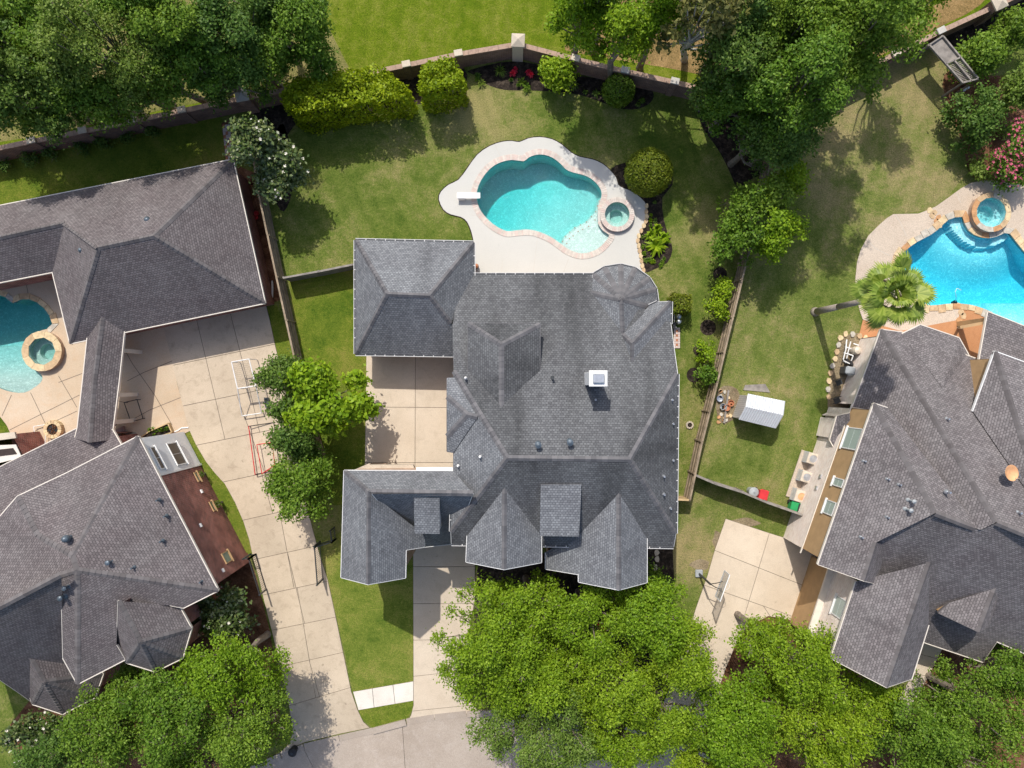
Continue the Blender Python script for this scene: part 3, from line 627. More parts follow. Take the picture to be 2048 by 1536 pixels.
# pool things
db = thing('diving_board', 'white diving board on the left rim of the turquoise pool', 'diving board', P(925, 396))
MB().box((*P(938, 395)[:2], .50), (1.58, .40, .05)).build('board', m_white, db, bevel=.015)
MB().box((*P(924, 397)[:2], .25), (.45, .34, .42)).build('stand', m_white, db, bevel=.02)
vc = thing('pool_cleaner', 'pool cleaner with pale hose in the bright blue pool', 'pool cleaner', P(1925, 600))
MB().box((*P(1926, 602)[:2], -.95), (.35, .28, .2), .5).build('body', m_black, vc, bevel=.04)
MB().path([P(1926,600)+Vector((0,0,-.8)), P(1918,592)+Vector((0,0,-.3)), P(1912,583)+Vector((0,0,-.1)), P(1916,576)+Vector((0,0,-.1)), P(1924,580)+Vector((0,0,-.1))], .02).build('hose', m_white, vc)
# ------------------------------------------------------------------ roofs: nets of photo corners with solved heights
def q_of(z): return CAM_H*CAM_H/(CAM_H-z) - CAM_H
def z_of(q): return CAM_H - CAM_H*CAM_H/(q+CAM_H)
def solve(V, F, wp=30.):
    """corner heights: known eaves held, ridges free, every face as plane as possible"""
    keys = list(V); ix = {k: i for i, k in enumerate(keys)}; rows = []; rhs = []
    for k in keys:
        v = V[k]; w = v[3] if len(v) > 3 else 6.
        r = np.zeros(len(keys)); r[ix[k]] = w; rows.append(r); rhs.append(w*q_of(v[2]))
    for f in F:
        if len(f) < 4: continue
        A = np.array([[V[k][0]-1024, V[k][1]-768, 1000.] for k in f]); Rm = np.eye(len(f)) - A @ np.linalg.pinv(A)
        for row in Rm:
            r = np.zeros(len(keys))
            for k, c_ in zip(f, row): r[ix[k]] += c_*wp
            rows.append(r); rhs.append(0.)
    q = np.linalg.lstsq(np.array(rows), np.array(rhs), rcond=None)[0]
    return {k: float(z_of(q[ix[k]])) for k in keys}
class Plane:
    def __init__(s, V, Z, f):
        A = np.array([[V[k][0]-1024, V[k][1]-768, 1.] for k in f]); s.c = np.linalg.lstsq(A, np.array([q_of(Z[k]) for k in f]), rcond=None)[0]
    def __call__(s, x, y): return z_of(s.c[0]*(x-1024)+s.c[1]*(y-768)+s.c[2])
def wall_line(W, a, b, inward, over):
    A, B = W[a], W[b]; d = Vector((B.x-A.x, B.y-A.y, 0)).normalized(); n = Vector((-d.y, d.x, 0))
    if n.dot(inward-A) < 0: n = -n
    return A + n*over, B + n*over, n
def roof(house, V, F, mat, capm, trim, wallm, over=.32, base=0., upper=None, gutter=True, wp=30., caps=True, walls=True, name='roof', skip=(), fm=None):
    """roof planes + ridge caps + fascia/gutter + soffit + walls under every open edge; keys with '_' are joints into other roofs"""
    Z = solve(V, F, wp); W = {k: P(V[k][0], V[k][1], Z[k]) for k in V}
    mb = MB(); use = {}
    for fi, f in enumerate(F):
        pts = [W[k] for k in f]
        nrm = Vector((0, 0, 0))
        for i in range(len(pts)): nrm += (pts[i]-pts[0]).cross(pts[(i+1) % len(pts)]-pts[0])
        if nrm.z < 0: f = f[::-1]; pts.reverse(); nrm = -nrm
        nrm.normalize(); u = Vector((0, 0, 1)).cross(nrm)
        u = u.normalized() if u.length > 1e-3 else Vector((1, 0, 0)); v = nrm.cross(u)
        mb.quad(*pts, uv=[(p.dot(u), p.dot(v)) for p in pts])
        cen = sum(pts, Vector())/len(pts)
        for i in range(len(f)): use.setdefault(frozenset((f[i], f[(i+1) % len(f)])), []).append((f[i], f[(i+1) % len(f)], cen, nrm, pts))
    root = mb.build(name, mat, house)
    for fi_, m_ in (fm or {}).items(): root.data.materials.append(m_); root.data.polygons[fi_].material_index = len(root.data.materials)-1
    cap = MB(); fas = MB(); sof = MB(); tro = MB(); wl1 = MB(); wl2 = MB()
    for e, us in use.items():
        a, b = us[0][0], us[0][1]; A, B = W[a], W[b]; d = B-A; L_ = d.length
        if L_ < .05: continue
        if len(us) == 2:
            if not caps: continue
            (_, _, c1, n1, _), (_, _, c2, n2, _) = us
            if (c2-A).dot(n1) > -.02: continue
            cap = MB(); dn = d.normalized(); w = .17; k = max(1, int(L_/.30))
            s1 = n1.cross(dn); s1 = s1 if s1.dot(c1-A) > 0 else -s1; s2 = n2.cross(dn); s2 = s2 if s2.dot(c2-A) > 0 else -s2
            up = (n1+n2).normalized()
            for i in range(k):
                p0, p1 = A+d*(i/k), A+d*((i+1)/k); l0, l1 = .018, .040
                bb = len(cap.v)
                for p_, l_ in ((p0, l0), (p1, l1)): cap.v += [tuple(p_+s1*w+n1*(l_*.6)), tuple(p_+up*l_*1.3), tuple(p_+s2*w+n2*(l_*.6))]
                cap.f += [(bb, bb+1, bb+4, bb+3), (bb+1, bb+2, bb+5, bb+4), (bb+3, bb+4, bb+5)]; cap.uv += [None]*3
            cap.build('ridge_cap', capm, root)
        elif len(us) == 1:
            if (a[0] == '_' and b[0] == '_') or e in skip: continue
            fas = MB(); cen = us[0][2]; dh = Vector((d.x, d.y, 0))
            if dh.length < .05: continue
            dh.normalize(); n = Vector((-dh.y, dh.x, 0)); n = n if n.dot(cen-A) > 0 else -n; o = -n
            hgt = Vector((0, 0, .17)); lip = (.055 if (gutter and abs(d.z) < .25*L_) else .03)
            top = Vector((0, 0, .012))
            q = [A+o*.0+top, B+top, B+o*lip+top, A+o*lip+top]
            if trim is m_gut_c and gutter and abs(d.z) < .25*L_:      # open trough with straps
                lip = .12; q = [A+top, B+top, B+o*lip+top, A+o*lip+top]; dn_ = Vector((0, 0, .03))
                tro.quad(q[0]-dn_, q[1]-dn_, q[2]-dn_, q[3]-dn_); fas.quad(q[3], q[2], q[2]-o*.035, q[3]-o*.035)
                for k_ in range(1, int(L_/.62)): p_ = A+d*(k_*.62/L_)+top; fas.quad(p_, p_+dh*.05, p_+dh*.05+o*lip, p_+o*lip)
            else: fas.quad(*q)
            fas.quad(q[3], q[2], q[2]-hgt, q[3]-hgt); fas.quad(q[0], q[1], q[1]-hgt, q[0]-hgt)
            fas.quad(q[0], q[3], q[3]-hgt, q[0]-hgt); fas.quad(q[1], q[2], q[2]-hgt, q[1]-hgt)
            fas.build('gutter' if gutter else 'fascia', trim, root)
            tr = min(over, L_*.3); hh = Vector((0, 0, .16))
            A2, B2 = A+n*over+dh*(tr if a[0] != '_' else 0), B+n*over-dh*(tr if b[0] != '_' else 0)
            za, zb = A.z-.16+(B.z-A.z)*(tr/L_ if a[0] != '_' else 0), B.z-.16-(B.z-A.z)*(tr/L_ if b[0] != '_' else 0)
            A2.z, B2.z = za, zb
            sof.quad(A-hh, B-hh, B2, A2)
            if walls:
                lw = (B2-A2).length; zs = upper[0] if upper else None
                if zs is not None and min(za, zb) > zs+.4:
                    wl1.quad((A2.x, A2.y, base), (B2.x, B2.y, base), (B2.x, B2.y, zs), (A2.x, A2.y, zs), uv=[(0, base), (lw, base), (lw, zs), (0, zs)])
                    wl2.quad((A2.x, A2.y, zs), (B2.x, B2.y, zs), B2, A2, uv=[(0, zs), (lw, zs), (lw, zb), (0, za)])
                else: wl1.quad((A2.x, A2.y, base), (B2.x, B2.y, base), B2, A2, uv=[(0, base), (lw, base), (lw, zb), (0, za)])
    if tro.f: tro.build('gutter_trough', m_dark, root)
    if sof.f: sof.build('soffit', trim, root)
    if wl1.f: wl1.build('wall', wallm, house)
    if wl2.f: wl2.build('upper_wall', upper[1], house)
    return Z, W, root
ROOFLOG = {}
def ridge_line(root, a, b, mat):
    """cap tiles along a ridge where two roof pieces meet"""
    A, B = Vector(a), Vector(b); d = B-A; L_ = d.length; dn = d.normalized(); s = Vector((-dn.y, dn.x, 0)).normalized(); m = MB(); k = max(1, int(L_/.3))
    for i in range(k):
        p0, p1 = A+d*(i/k), A+d*((i+1)/k)
        for p_, l_ in ((p0, .03), (p1, .055)): m.v += [tuple(p_+s*.17+Vector((0, 0, l_-.11))), tuple(p_+Vector((0, 0, l_))), tuple(p_-s*.17+Vector((0, 0, l_-.11)))]
        b_ = len(m.v)-6; m.f += [(b_, b_+1, b_+4, b_+3), (b_+1, b_+2, b_+5, b_+4), (b_+3, b_+4, b_+5)]; m.uv += [None]*3
    m.build('ridge_cap', mat, root)

# ---- centre house
HC = thing('house', 'large centre house with grey shingle roof and front gables', 'house', P(1050, 820))
m_gut_c = plain('gutter_grey_white', (.55, .54, .53, 1), .5, var=.12)
VM = {'a': (947,549,3.0), '_b': (1187,549,3.0), '_b2': (1222,598,4.,.2), '_b3': (1300,628,4.4,.2), '_c': (1341,645,4.6,.3), 'd': (1355,748,6.6,.6), 'e': (1260,919,9.0,1.), 'f': (1014,916,9.0,1.),
      '_g': (907,742,6.4,.6), '_h': (905,650,4.9,.3), '_h2': (914,600,3.9,.2), '_i': (906,943,6.4,2.), '_j': (945,987,8.0,.3), '_k': (903,1018,6.4,1.), 'l': (902,1063,6.4,1.), 'l2': (903,1088,5.9,1.), 'm': (1351.5,1067,6.4,1.), 'm2': (1347,1094,5.9,1.)}
FM = [['a','_b','_b2','_b3','_c','d','e','f','_g','_h','_h2'], ['f','_g','_i','_j','_k','l'], ['f','e','m','m2','l2','l'], ['e','d','m']]
ZM, WM, RC = roof(HC, VM, FM, m_sh_m, m_cap_c, m_gut_c, m_brick_pink, fm={1: m_sh_c}); ROOFLOG['main'] = ZM  # west slope: paler copy, its sunlit tone put into the colour
zr, zw, zf = Plane(VM, ZM, FM[0]), Plane(VM, ZM, FM[1]), Plane(VM, ZM, FM[2])
VG = {'tl': (711,480,3.), 'tr': (947,485,3.), '_r3': (947,551,3.), '_v': (902,647,4.9,.5), 'rl': (773,588,5.7,1.5), 'rr': (859.5,591.5,5.7,1.5), '_x': (910,651,4.8,.5), '_br': (909,711,3.), 'bl': (711,708,3.)}
ROOFLOG['garage'] = roof(HC, VG, [['tl','tr','rr','rl'], ['tr','_r3','_v','rr'], ['rl','rr','_v','_x','_br','bl'], ['tl','rl','bl']], m_sh_c, m_cap_c, m_gut_c, m_brick_pink)[0]
ze = zr(1080,741); zp = zr(1003,812)
VD = {'p1': (1080,648,ze), '_p2': (1080,742,ze), '_p3': (1003,813,zp), 'p4': (1003,689,zp), 'p5': (936,646,ze), '_p6': (936,742,ze-.0)}
roof(HC, VD, [['p1','p4','p5'], ['p1','_p2','_p3','p4'], ['p5','p4','_p3','_p6']], m_sh_m, m_cap_c, m_cap_c, m_sh_c, over=.12, base=2.5, gutter=False, name='dormer_roof')
zt = zr(1246,671)
VT = {'e1': (1186,549,3.), 'e2': (1209,535,3.), 'e3': (1241.5,530,3.), 'e4': (1270,536.5,3.), 'e5': (1298,556.5,3.), 'e6': (1311.5,578,3.), '_e7': (1315,604,3.), '_v1': (1180,585,zr(1180,585)-.1), '_v2': (1246,674,zt-.05), 't0': (1243,598,zt), '_w': (1300,614,3.6,1.)}
roof(HC, VT, [['t0','e1','e2'], ['t0','e2','e3'], ['t0','e3','e4'], ['t0','e4','e5'], ['t0','e5','e6'], ['t0','e6','_e7'], ['t0','_e7','_w'], ['t0','_w','_v2'], ['t0','_v2','_v1'], ['t0','_v1','e1']], m_sh_c, m_cap_c, m_gut_c, m_brick_pink, over=.25, caps=True, name='turret_roof')
zE = zr(1341,646); zq = zr(1263,724)
VE = {'c': (1342,603,zE-.3), '_c2': (1341,648,zE-.3), '_r': (1263,726,zq), 'p': (1264,687,zq), '_t': (1243,668,zt-.1), '_s': (1298,612,zE-.9), 's2': (1315,604,zE-.4)}
roof(HC, VE, [['c','p','_t','_s','s2'], ['c','_c2','_r','p'], ['p','_r','_t']], m_sh_c, m_cap_c, m_gut_c, m_brick_pink, over=.2, base=0, name='bay_roof')
zF = zw(953,833)+.12
VF = {'n1': (894,756,6.5), 'n2': (894,793,6.9), 's2': (894,873,6.9), 's1': (894,903,6.5), 'r': (934,829,zF), '_r2': (955,834,zF), '_n0': (909,755,zw(909,755)), '_s0': (907,905,zw(907,905))}
roof(HC, VF, [['n1','_n0','_r2','r','n2'], ['n2','r','s2'], ['s2','r','_r2','_s0','s1']], m_sh_c, m_cap_c, m_cap_c, m_brick_pink, over=.12, gutter=False, name='hip_roof')
VW = {'nw': (688,941,6.4), '_ne': (907,942,6.4), 'rl': (737,983,8.4), '_rr': (946,987,8.3,3.), 'gp': (736,1169,8.4), 'sw': (682,1155,6.4), 'se': (811,1156,6.4), 'ee': (812,1100,6.4), '_k3': (850,1094,5.3,.3), '_v3': (851,1071,5.4,.3), '_rl2': (744,988,8.3,3.), '_k': (905,1018,6.2,.3), 's': (906,1088,3.0), 'k2': (840,1095,3.0), '_v': (800,1060,4.0,.3)}
ROOFLOG['wing'] = ZW = roof(HC, VW, [['nw','_ne','_rr','rl'], ['nw','rl','gp','sw'], ['rl','gp','se','ee','_k3','_v3'], ['_rl2','_rr','s','k2']], m_sh_c, m_cap_c, m_white, m_brick_pink, over=.22, gutter=False, name='wing_roof', walls=False, skip={frozenset(('rl','_rr')), frozenset(('rl','_v3'))})[0]
ridge_line(HC, P(742,984,8.33), P(946,987,8.3), m_cap_c)
# wing walls (drive-through arch between the two sides)
def wallbox(name, pts, z0, z1, mat, house, zs=None):
    w = [P(x, y, zz) for x, y, zz in pts]; m = MB()
    for i in range(len(w)):
        A, B = w[i], w[(i+1) % len(w)]; L_ = (B-A).length
        m.quad((A.x, A.y, z0), (B.x, B.y, z0), (B.x, B.y, z1), (A.x, A.y, z1), uv=[(0, z0), (L_, z0), (L_, z1), (0, z1)])
    return m.build(name, mat, house)
wallbox('wall', [(694,950,6.4),(735,950,6.4),(800,1000,6.4),(804,1148,6.4),(690,1148,6.4)], 0, 6.3, m_brick_pink, HC)
wallbox('upper_wall', [(730,949,6.4),(904,949,6.4),(904,1000,6.4),(760,1000,6.4)], 3.2, 6.25, m_brick_pink, HC)
gb = MB(); gA, gB, gC = P(690,1147,6.4), P(804,1148,6.4), P(736.5,1160,8.25); gb.quad((gA.x, gA.y, 6.2), (gB.x, gB.y, 6.2), (gC.x, gA.y, gC.z), uv=[(0, 0), (4, 0), (2, 2)]); gb.build('gable_wall', m_brick_pink, HC)
# ledge and trim on the motor-court side
lt = P(820, 938, 5.9)
MB().box((*P(870, 938, 6.0)[:2], 6.05), (2.2, .22, .18)).build('trim_board', m_white, HC)
MB().prism([P(708,940,3.3), P(738,927,3.3), P(740,930,3.3), P(826,930,3.3), P(830,940,3.3)], 2.9, 3.25).build('brick_ledge', m_stonecap, HC)
g1 = zf(1009,977)
V1 = {'_g0': (1009,976,g1-.02), 'pk': (1008,1139,8.2), '_lv': (934,1072,6.4,1.), 'le': (932,1124,6.4), '_rv': (1083,1072,6.4,1.), 're': (1083,1125,6.4)}
ROOFLOG['g1'] = roof(HC, V1, [['_g0','pk','le','_lv'], ['_g0','pk','re','_rv']], m_sh_c, m_cap_c, m_white, m_brick_pink, over=.22, gutter=False, name='gable_roof')[0]
g2 = zf(1238,986)
V2 = {'_g0': (1238,985,g2-.02), 'pk': (1238,1180,8.05), '_rv': (1294,1077,6.4,1.), 're': (1294,1165,6.4), 'le': (1157,1164,6.4), 'l3': (1157,1149,6.3,.5), 'l4': (1091,1138,4.6,.4), '_l5': (1091,1105,4.9,.3), '_l6': (1169,1056,6.9,.3)}
ROOFLOG['g2'] = roof(HC, V2, [['_g0','pk','re','_rv'], ['_g0','pk','le','l3','l4','_l5','_l6']], m_sh_c, m_cap_c, m_white, m_brick_pink, over=.22, gutter=False, name='gable_roof')[0]
def dormer(house, pts, zt_, zb_, zfoot, mat, wm, trim):
    w = [P(pts[0][0], pts[0][1], zt_), P(pts[1][0], pts[1][1], zt_), P(pts[2][0], pts[2][1], zb_), P(pts[3][0], pts[3][1], zb_)]
    u = (w[1]-w[0]).normalized(); v = (w[0]-w[3]).normalized()
    r = MB().quad(w[3], w[2], w[1], w[0], uv=[(p.dot(u), p.dot(v)) for p in (w[3], w[2], w[1], w[0])]).build('dormer_roof', mat, house)
    t = MB(); dz = Vector((0, 0, .14))
    for i in range(4): t.quad(w[i], w[(i+1) % 4], w[(i+1) % 4]-dz, w[i]-dz)
    t.quad(*[p-dz for p in w]); t.build('fascia', trim, r)
    c_ = sum(w, Vector())/4; q = [c_+(p-c_)*.9-dz for p in w]; m = MB()
    for i in range(4): m.quad(q[i], q[(i+1) % 4], Vector((q[(i+1) % 4].x, q[(i+1) % 4].y, zfoot)), Vector((q[i].x, q[i].y, zfoot)))
    m.build('dormer_wall', wm, house)
dormer(HC, [(828,996),(879,996),(879.5,1068),(829,1067)], 8.05, 7.3, 3.6, m_sh_c, m_white, m_cap_c)
dormer(HC, [(1081.5,969),(1163,969),(1158,1073),(1079.5,1072)], zf(1120,969)+.12, 7.6, 5.9, m_sh_c, m_white, m_cap_c)
# chimney
ch = P(1196, 757, 9.6); zc = 6.4
cm = thing('chimney', 'white boxed chimney standing on the grey centre roof', 'chimney', (ch.x, ch.y, zc))
MB().box((ch.x, ch.y, (zc+9.5)/2), (.86, .74, 9.5-zc)).build('stack', m_white, cm, bevel=.02)
MB().box((ch.x+.02, ch.y, 9.55), (1.0, .88, .1)).build('cap', m_white, cm, bevel=.02)
MB().box((ch.x+.03, ch.y, 9.68), (.62, .5, .16)).build('spark_arrestor', m_metal, cm, bevel=.03)

# ---- left house
HL = thing('house', 'left house with taupe shingle roof, breezeway and red brick wall', 'house', P(200, 950))
VLg = {'nwx': (-170,445,3.), 'ne': (466,319,3.), 're': (307.5,471.5,6.5,1.5), 'rw': (196,495,6.5,1.5), 'wv': (129,446,5.2,.5), 'wx': (-170,511,5.2,.5), 'se': (530,606,3.), 'sw': (140,687,3.), 'wc': (105,544,3.), 'swx': (-170,598,3.)}
ROOFLOG['Lg'] = roof(HL, VLg, [['nwx','ne','re','rw','wv','wx'], ['ne','se','re'], ['re','se','sw','rw'], ['rw','sw','wc','wv'], ['wv','wc','swx','wx']], m_sh_l, m_cap_l, m_cream, m_brick_red)[0]
VLb = {'_r0': (204,631,4.2,1.), 'r1': (187,768,4.1,1.), '_r2': (178,885,4.2,1.), '_e0': (249,656,3.), 'e1': (237,768,3.), 'e2': (225,860,3.), '_e3': (222,880,3.1), '_w0': (175,674,3.), 'w1': (165,768,3.), 'w2': (155,856,3.), '_w3': (150,876,3.1)}
ROOFLOG['Lb'] = roof(HL, VLb, [['_r0','r1','e1','_e0'], ['r1','_r2','_e3','e2','e1'], ['_r0','r1','w1','_w0'], ['r1','_r2','_w3','w2','w1']], m_sh_l, m_cap_l, m_cream, m_brick_red, walls=False, name='breezeway_roof')[0]
for (x, y) in ((172,700),(164,790),(158,840),(242,700),(234,790),(229,845)):
    MB().box((*P(x+ (8 if x < 200 else -8), y, 2.9)[:2], 1.4), (.25, .25, 2.8)).build('porch_post', m_cream, HL)
VLn = {'a': (-170,1023,3.), 'b0': (12,928,3.), 'b': (152,858,3.), 'c': (225,860,3.), 'd': (243,891,3.3), '_e': (276,905,4.6,1.), '_f': (150,985,5.3,.5), '_g': (20,1050,5.3,.5), '_h': (-170,1130,5.3,.5)}
ROOFLOG['Ln'] = roof(HL, VLn, [['a','b0','b','c','d','_e','_f','_g','_h']], m_sh_l, m_cap_l, m_cream, m_brick_red, name='lower_roof')[0]
VLm = {'ne': (276,873,6.4), 'nw': (134,946,6.4), 'r2': (75,1070,8.9,.5), 'c1': (145,1111,9.4,1.), 'c2': (153,1140,9.4,1.), 'se': (436,1181,6.4), 's1': (366,1216,6.4), '_s2': (340,1211,6.9,.3), '_s3': (236,1203,8.4,.3), 'm0': (155,1187,9.4,.4),
       '_m1': (233,1290,7.0,.3), 'm2': (250,1319,6.4), 'm3': (155,1368,6.4), 'm4': (126,1316,6.4), '_m5': (122,1156,9.4,.3), 'r1': (35,993,8.8,.6), '_k0': (118,1151,9.6,.6), '_k1': (-170,1302,9.6,.6), 'n1': (-170,1150,6.4,1.), 'n0': (-10,1045,6.6,.6), '_q0': (126,1318,6.2,.3), '_q1': (62,1400,3.4,1.), 'q2': (41,1387,3.6,.5), 'q3': (-170,1250+190,3.6,.6)}
ROOFLOG['Lm'] = roof(HL, VLm, [['ne','nw','r2','c1'], ['ne','c1','c2','se'], ['c2','se','s1','_s2','_s3','m0'], ['m0','_s3','_m1','m2','m3'], ['c2','m0','m3','m4','_m5','_k0'], ['r1','r2','nw'], ['r1','r2','c1','c2','_k0','_k1','n1','n0']], m_sh_l, m_cap_l, m_cream, m_brick_red, wp=12.)[0]
VLs = {'_k0': (120,1150,9.6,1.), '_k9': (123,1158,9.4,.5), '_q0': (128,1330,5.4,.3), '_q1': (66,1406,3.2,2.), 'q2': (41,1388,3.2,2.), 'q3': (0,1360,3.9,.6), 'q4': (-170,1400,4.5,.4), '_k1': (-170,1303,9.4,1.)}
ROOFLOG['Ls'] = roof(HL, VLs, [['_k0','_k9','_q0','_q1','q2','q3','q4','_k1']], m_sh_l, m_cap_l, m_cream, m_brick_red, wp=12., name='front_roof')[0]
ridge_line(HL, P(120,1150,ROOFLOG['Ls']['_k0']), P(-170,1303,ROOFLOG['Ls']['_k1']), m_cap_l)
zb1 = 7.9
VB1 = {'_t': (236,1202,8.4,1.), 'ap': (280,1285,8.3), 'b1': (233.5,1287,6.2), 'b2': (252.5,1325,6.1), 'b3': (310,1343,6.1), 'b4': (365,1316,6.1), 'b5': (382.5,1257,6.1), '_b6': (357.5,1211,6.5,1.)}
roof(HL, VB1, [['_t','ap','b5','_b6'], ['ap','b4','b5'], ['ap','b3','b4'], ['ap','b2','b3'], ['_t','b1','b2','ap']], m_sh_l, m_cap_l, m_cream, m_brick_red, over=.25, name='bay_roof')
VB2 = {'_t': (59,1315,5.4,1.), 'ap': (87,1364,5.4), '_b0': (60,1396,3.2), 'b1': (64.5,1408,3.), 'b2': (125,1428,3.), 'b3': (190,1395,3.), 'b4': (206,1348,3.), '_b5': (190,1318,3.2), '_t2': (125,1316,4.6,.3)}
roof(HL, VB2, [['_t','_b0','b1','ap'], ['ap','b1','b2'], ['ap','b2','b3'], ['ap','b3','b4'], ['ap','b4','_b5','_t2','_t']], m_sh_l, m_cap_l, m_cream, m_brick_red, over=.25, name='bay_roof')
# windows and white siding on the left house's two-storey side wall
def wline(a, b, z, inn, over):
    A, B = P(a[0], a[1], z), P(b[0], b[1], z); d = Vector((B.x-A.x, B.y-A.y, 0)).normalized(); n = Vector((-d.y, d.x, 0)); C = P(inn[0], inn[1], z)
    if n.dot(C-A) < 0: n = -n
    return A+n*over, B+n*over, -n, d
def wallrect(A, B, s0, s1, z0, z1, out, n, d):
    """corner points of a rectangle on a wall: s along, z up, pushed out"""
    o = Vector((A.x, A.y, 0)) + n*out; return [o+d*s0+Vector((0, 0, z0)), o+d*s1+Vector((0, 0, z0)), o+d*s1+Vector((0, 0, z1)), o+d*s0+Vector((0, 0, z1))]
def slab3(m, A, B, s0, s1, z0, z1, o0, o1, n, d):
    p = wallrect(A, B, s0, s1, z0, z1, o0, n, d); q = wallrect(A, B, s0, s1, z0, z1, o1, n, d)
    m.quad(*q)
    for i in range(4): m.quad(p[i], p[(i+1) % 4], q[(i+1) % 4], q[i])
    return m
def window(house, A, B, n, d, s0, s1, z0, z1, rows, cols, glass, frame, off=0., fw=.06):
    w = slab3(MB(), A, B, s0, s1, z0, z1, off+.005, off+.03, n, d).build('window', frame, house)
    f = MB()
    for (a, b, c_, e) in ((s0, s0+fw, z0, z1), (s1-fw, s1, z0, z1), (s0+fw, s1-fw, z0, z0+fw), (s0+fw, s1-fw, z1-fw, z1)): slab3(f, A, B, a, b, c_, e, off+.03, off+.075, n, d)
    f.build('frame', frame, w); slab3(MB(), A, B, s0-.08, s1+.08, z0-.1, z0, off+.0, off+.12, n, d).build('sill', frame, w)
    bw, bh = (s1-s0-2*fw-.04*(cols-1))/cols, (z1-z0-2*fw-.04*(rows-1))/rows
    for r in range(rows):
        for k in range(cols):
            a, b = s0+fw+k*(bw+.04), z0+fw+r*(bh+.04); slab3(MB(), A, B, a, a+bw, b, b+bh, off+.03, off+.045, n, d).build('pane', glass, w)
    return w
LA, LB, Ln, Ld = wline((276,873), (436,1181), 6.4, (200,1050), .32)
LL = (LB-LA).length
def s_of(px, py, A, d, B): 
    w = onplane(px, py, A, B); return (Vector((w.x, w.y, 0))-Vector((A.x, A.y, 0))).dot(d), w.z
s_end = s_of(384, 932, LA, Ld, LB)[0]
sd = MB()
for k in range(int(6.1/.16)):
    z0 = .1+k*.16; p = wallrect(LA, LB, .02, s_end, z0, z0+.16, .03, Ln, Ld); q = [x+Ln*.022 for x in p[:2]]
    sd.quad(q[0], q[1], p[2], p[3]); sd.quad(wallrect(LA, LB, .02, s_end, z0, z0, .028, Ln, Ld)[0], wallrect(LA, LB, .02, s_end, z0, z0, .028, Ln, Ld)[1], q[1], q[0])
sd.build('siding_boards', m_white, HL, kind='stuff')
slab3(MB(), LA, LB, s_end-.02, s_end+.12, 0, 6.1, .0, .08, Ln, Ld).build('corner_board', m_white, HL)
def win_px(house, A, B, n, d, pts, rows, cols, glass, frame, off=0.):
    sz = [s_of(x, y, A, d, B) for x, y in pts]; s = [q[0] for q in sz]; z = [q[1] for q in sz]
    return window(house, A, B, n, d, min(s), max(s), max(.15, min(z)), max(z), rows, cols, glass, frame, off)
win_px(HL, LA, LB, Ln, Ld, [(334,888),(372,928),(352,932)], 1, 2, m_screen, m_white, .06)
win_px(HL, LA, LB, Ln, Ld, [(296,896),(322,940),(306,895)], 1, 2, m_screen, m_white, .06)
for (x0, y0, x1, y1) in ((370,950,383,968),(402,1010,416,1028)): 
    a, z = s_of(x0, y0, LA, Ld, LB); b, z2 = s_of(x1, y1, LA, Ld, LB); window(HL, LA, LB, Ln, Ld, min(a, b), max(a, b), 1.2, 1.6, 1, 2, m_glass_g, m_tan)
win_px(HL, LA, LB, Ln, Ld, [(441,1108),(453,1128),(463,1120)], 2, 1, m_glass_g, m_tan)
for (x, y) in ((402,983),(400,1051),(445,1141)):
    s0, z0 = s_of(x, y, LA, Ld, LB); slab3(MB(), LA, LB, s0-.12, s0+.12, z0-.08, z0+.08, .0, .1, Ln, Ld).build('wall_vent', m_white, HL)
# brick bay with a window at the frame's left edge
wallbox('bay_wall', [(-60,880,2.6),(26,868,2.6),(48,910,2.6),(-60,960,2.6)], 0, 2.7, m_brick_red, HL)
MB().prism([P(-60,872,2.8), P(30,864,2.8), P(33,876,2.8), P(-60,888,2.8)], 2.7, 2.85).build('bay_coping', m_stonecap, HL)
MB().prism([P(-60,893,2.74), P(32,889,2.74), P(44,915,2.74), P(-60,940,2.74)], 2.70, 2.76).build('bay_frame', m_cream, HL)
MB().prism([P(-30,902,2.78), P(26,896,2.78), P(34,908,2.78), P(-30,916,2.78)], 2.765, 2.79).build('bay_pane', m_screen, HL)

# ---- right house
HR = thing('house', 'right house with umber shingle roof, tan stucco and pale brick', 'house', P(1800, 950))
UP = (3.15, m_tan)
VRr = {'nw': (1762,659,3.), 'wb': (1705,815,3.), '_w2': (1748,822,4.2,.5), '_w3': (1880,1030,8.6,.4), '_w4': (1961,1060,8.9,.6), '_t': (1993,1044,9.6,1.), '_tx': (2200,1130,9.6,1.), 'nx': (2200,795,3.4,.6), 'n3': (1945,715,3.), 'n2': (1806,665,3.)}
ROOFLOG['Rr'] = roof(HR, VRr, [['nw','wb','_w2','_w3','_w4','_t'], ['nw','_t','_tx','nx','n3','n2']], m_sh_r, m_cap_l, m_cream, m_brick_pale, wp=15.)[0]
zn = Plane(VRr, ROOFLOG['Rr'], ['nw','_t','_tx','nx','n3','n2'])
VRb = {'_a': (1804,668,3.), 'b': (1841,650,2.9), 'd': (1918,676,2.9), 'e': (1937,710,2.9), '_f': (1946,718,3.), '_ap': (1885,776,zn(1885,776)+.05)}
roof(HR, VRb, [['_a','b','_ap'], ['b','d','_ap'], ['d','e','_ap'], ['e','_f','_ap']], m_sh_r, m_cap_l, m_cream, m_brick_pale, over=.25, name='bay_roof', caps=False)
VRm = {'nw': (1748,807,6.4), 'sw': (1636,1129,6.4), 'pk': (1728,1162,8.3,1.), '_rk': (1752,1085,8.3,1.), '_a1': (1871,1026,8.9,1.), '_r2': (1949,1056,8.9,1.), '_v': (1962,1060,8.9,.6), '_n': (1775,816,6.3,.5), '_g1': (1753,1168,6.4,.6), '_g2': (1775,1085,7.9,.3)}
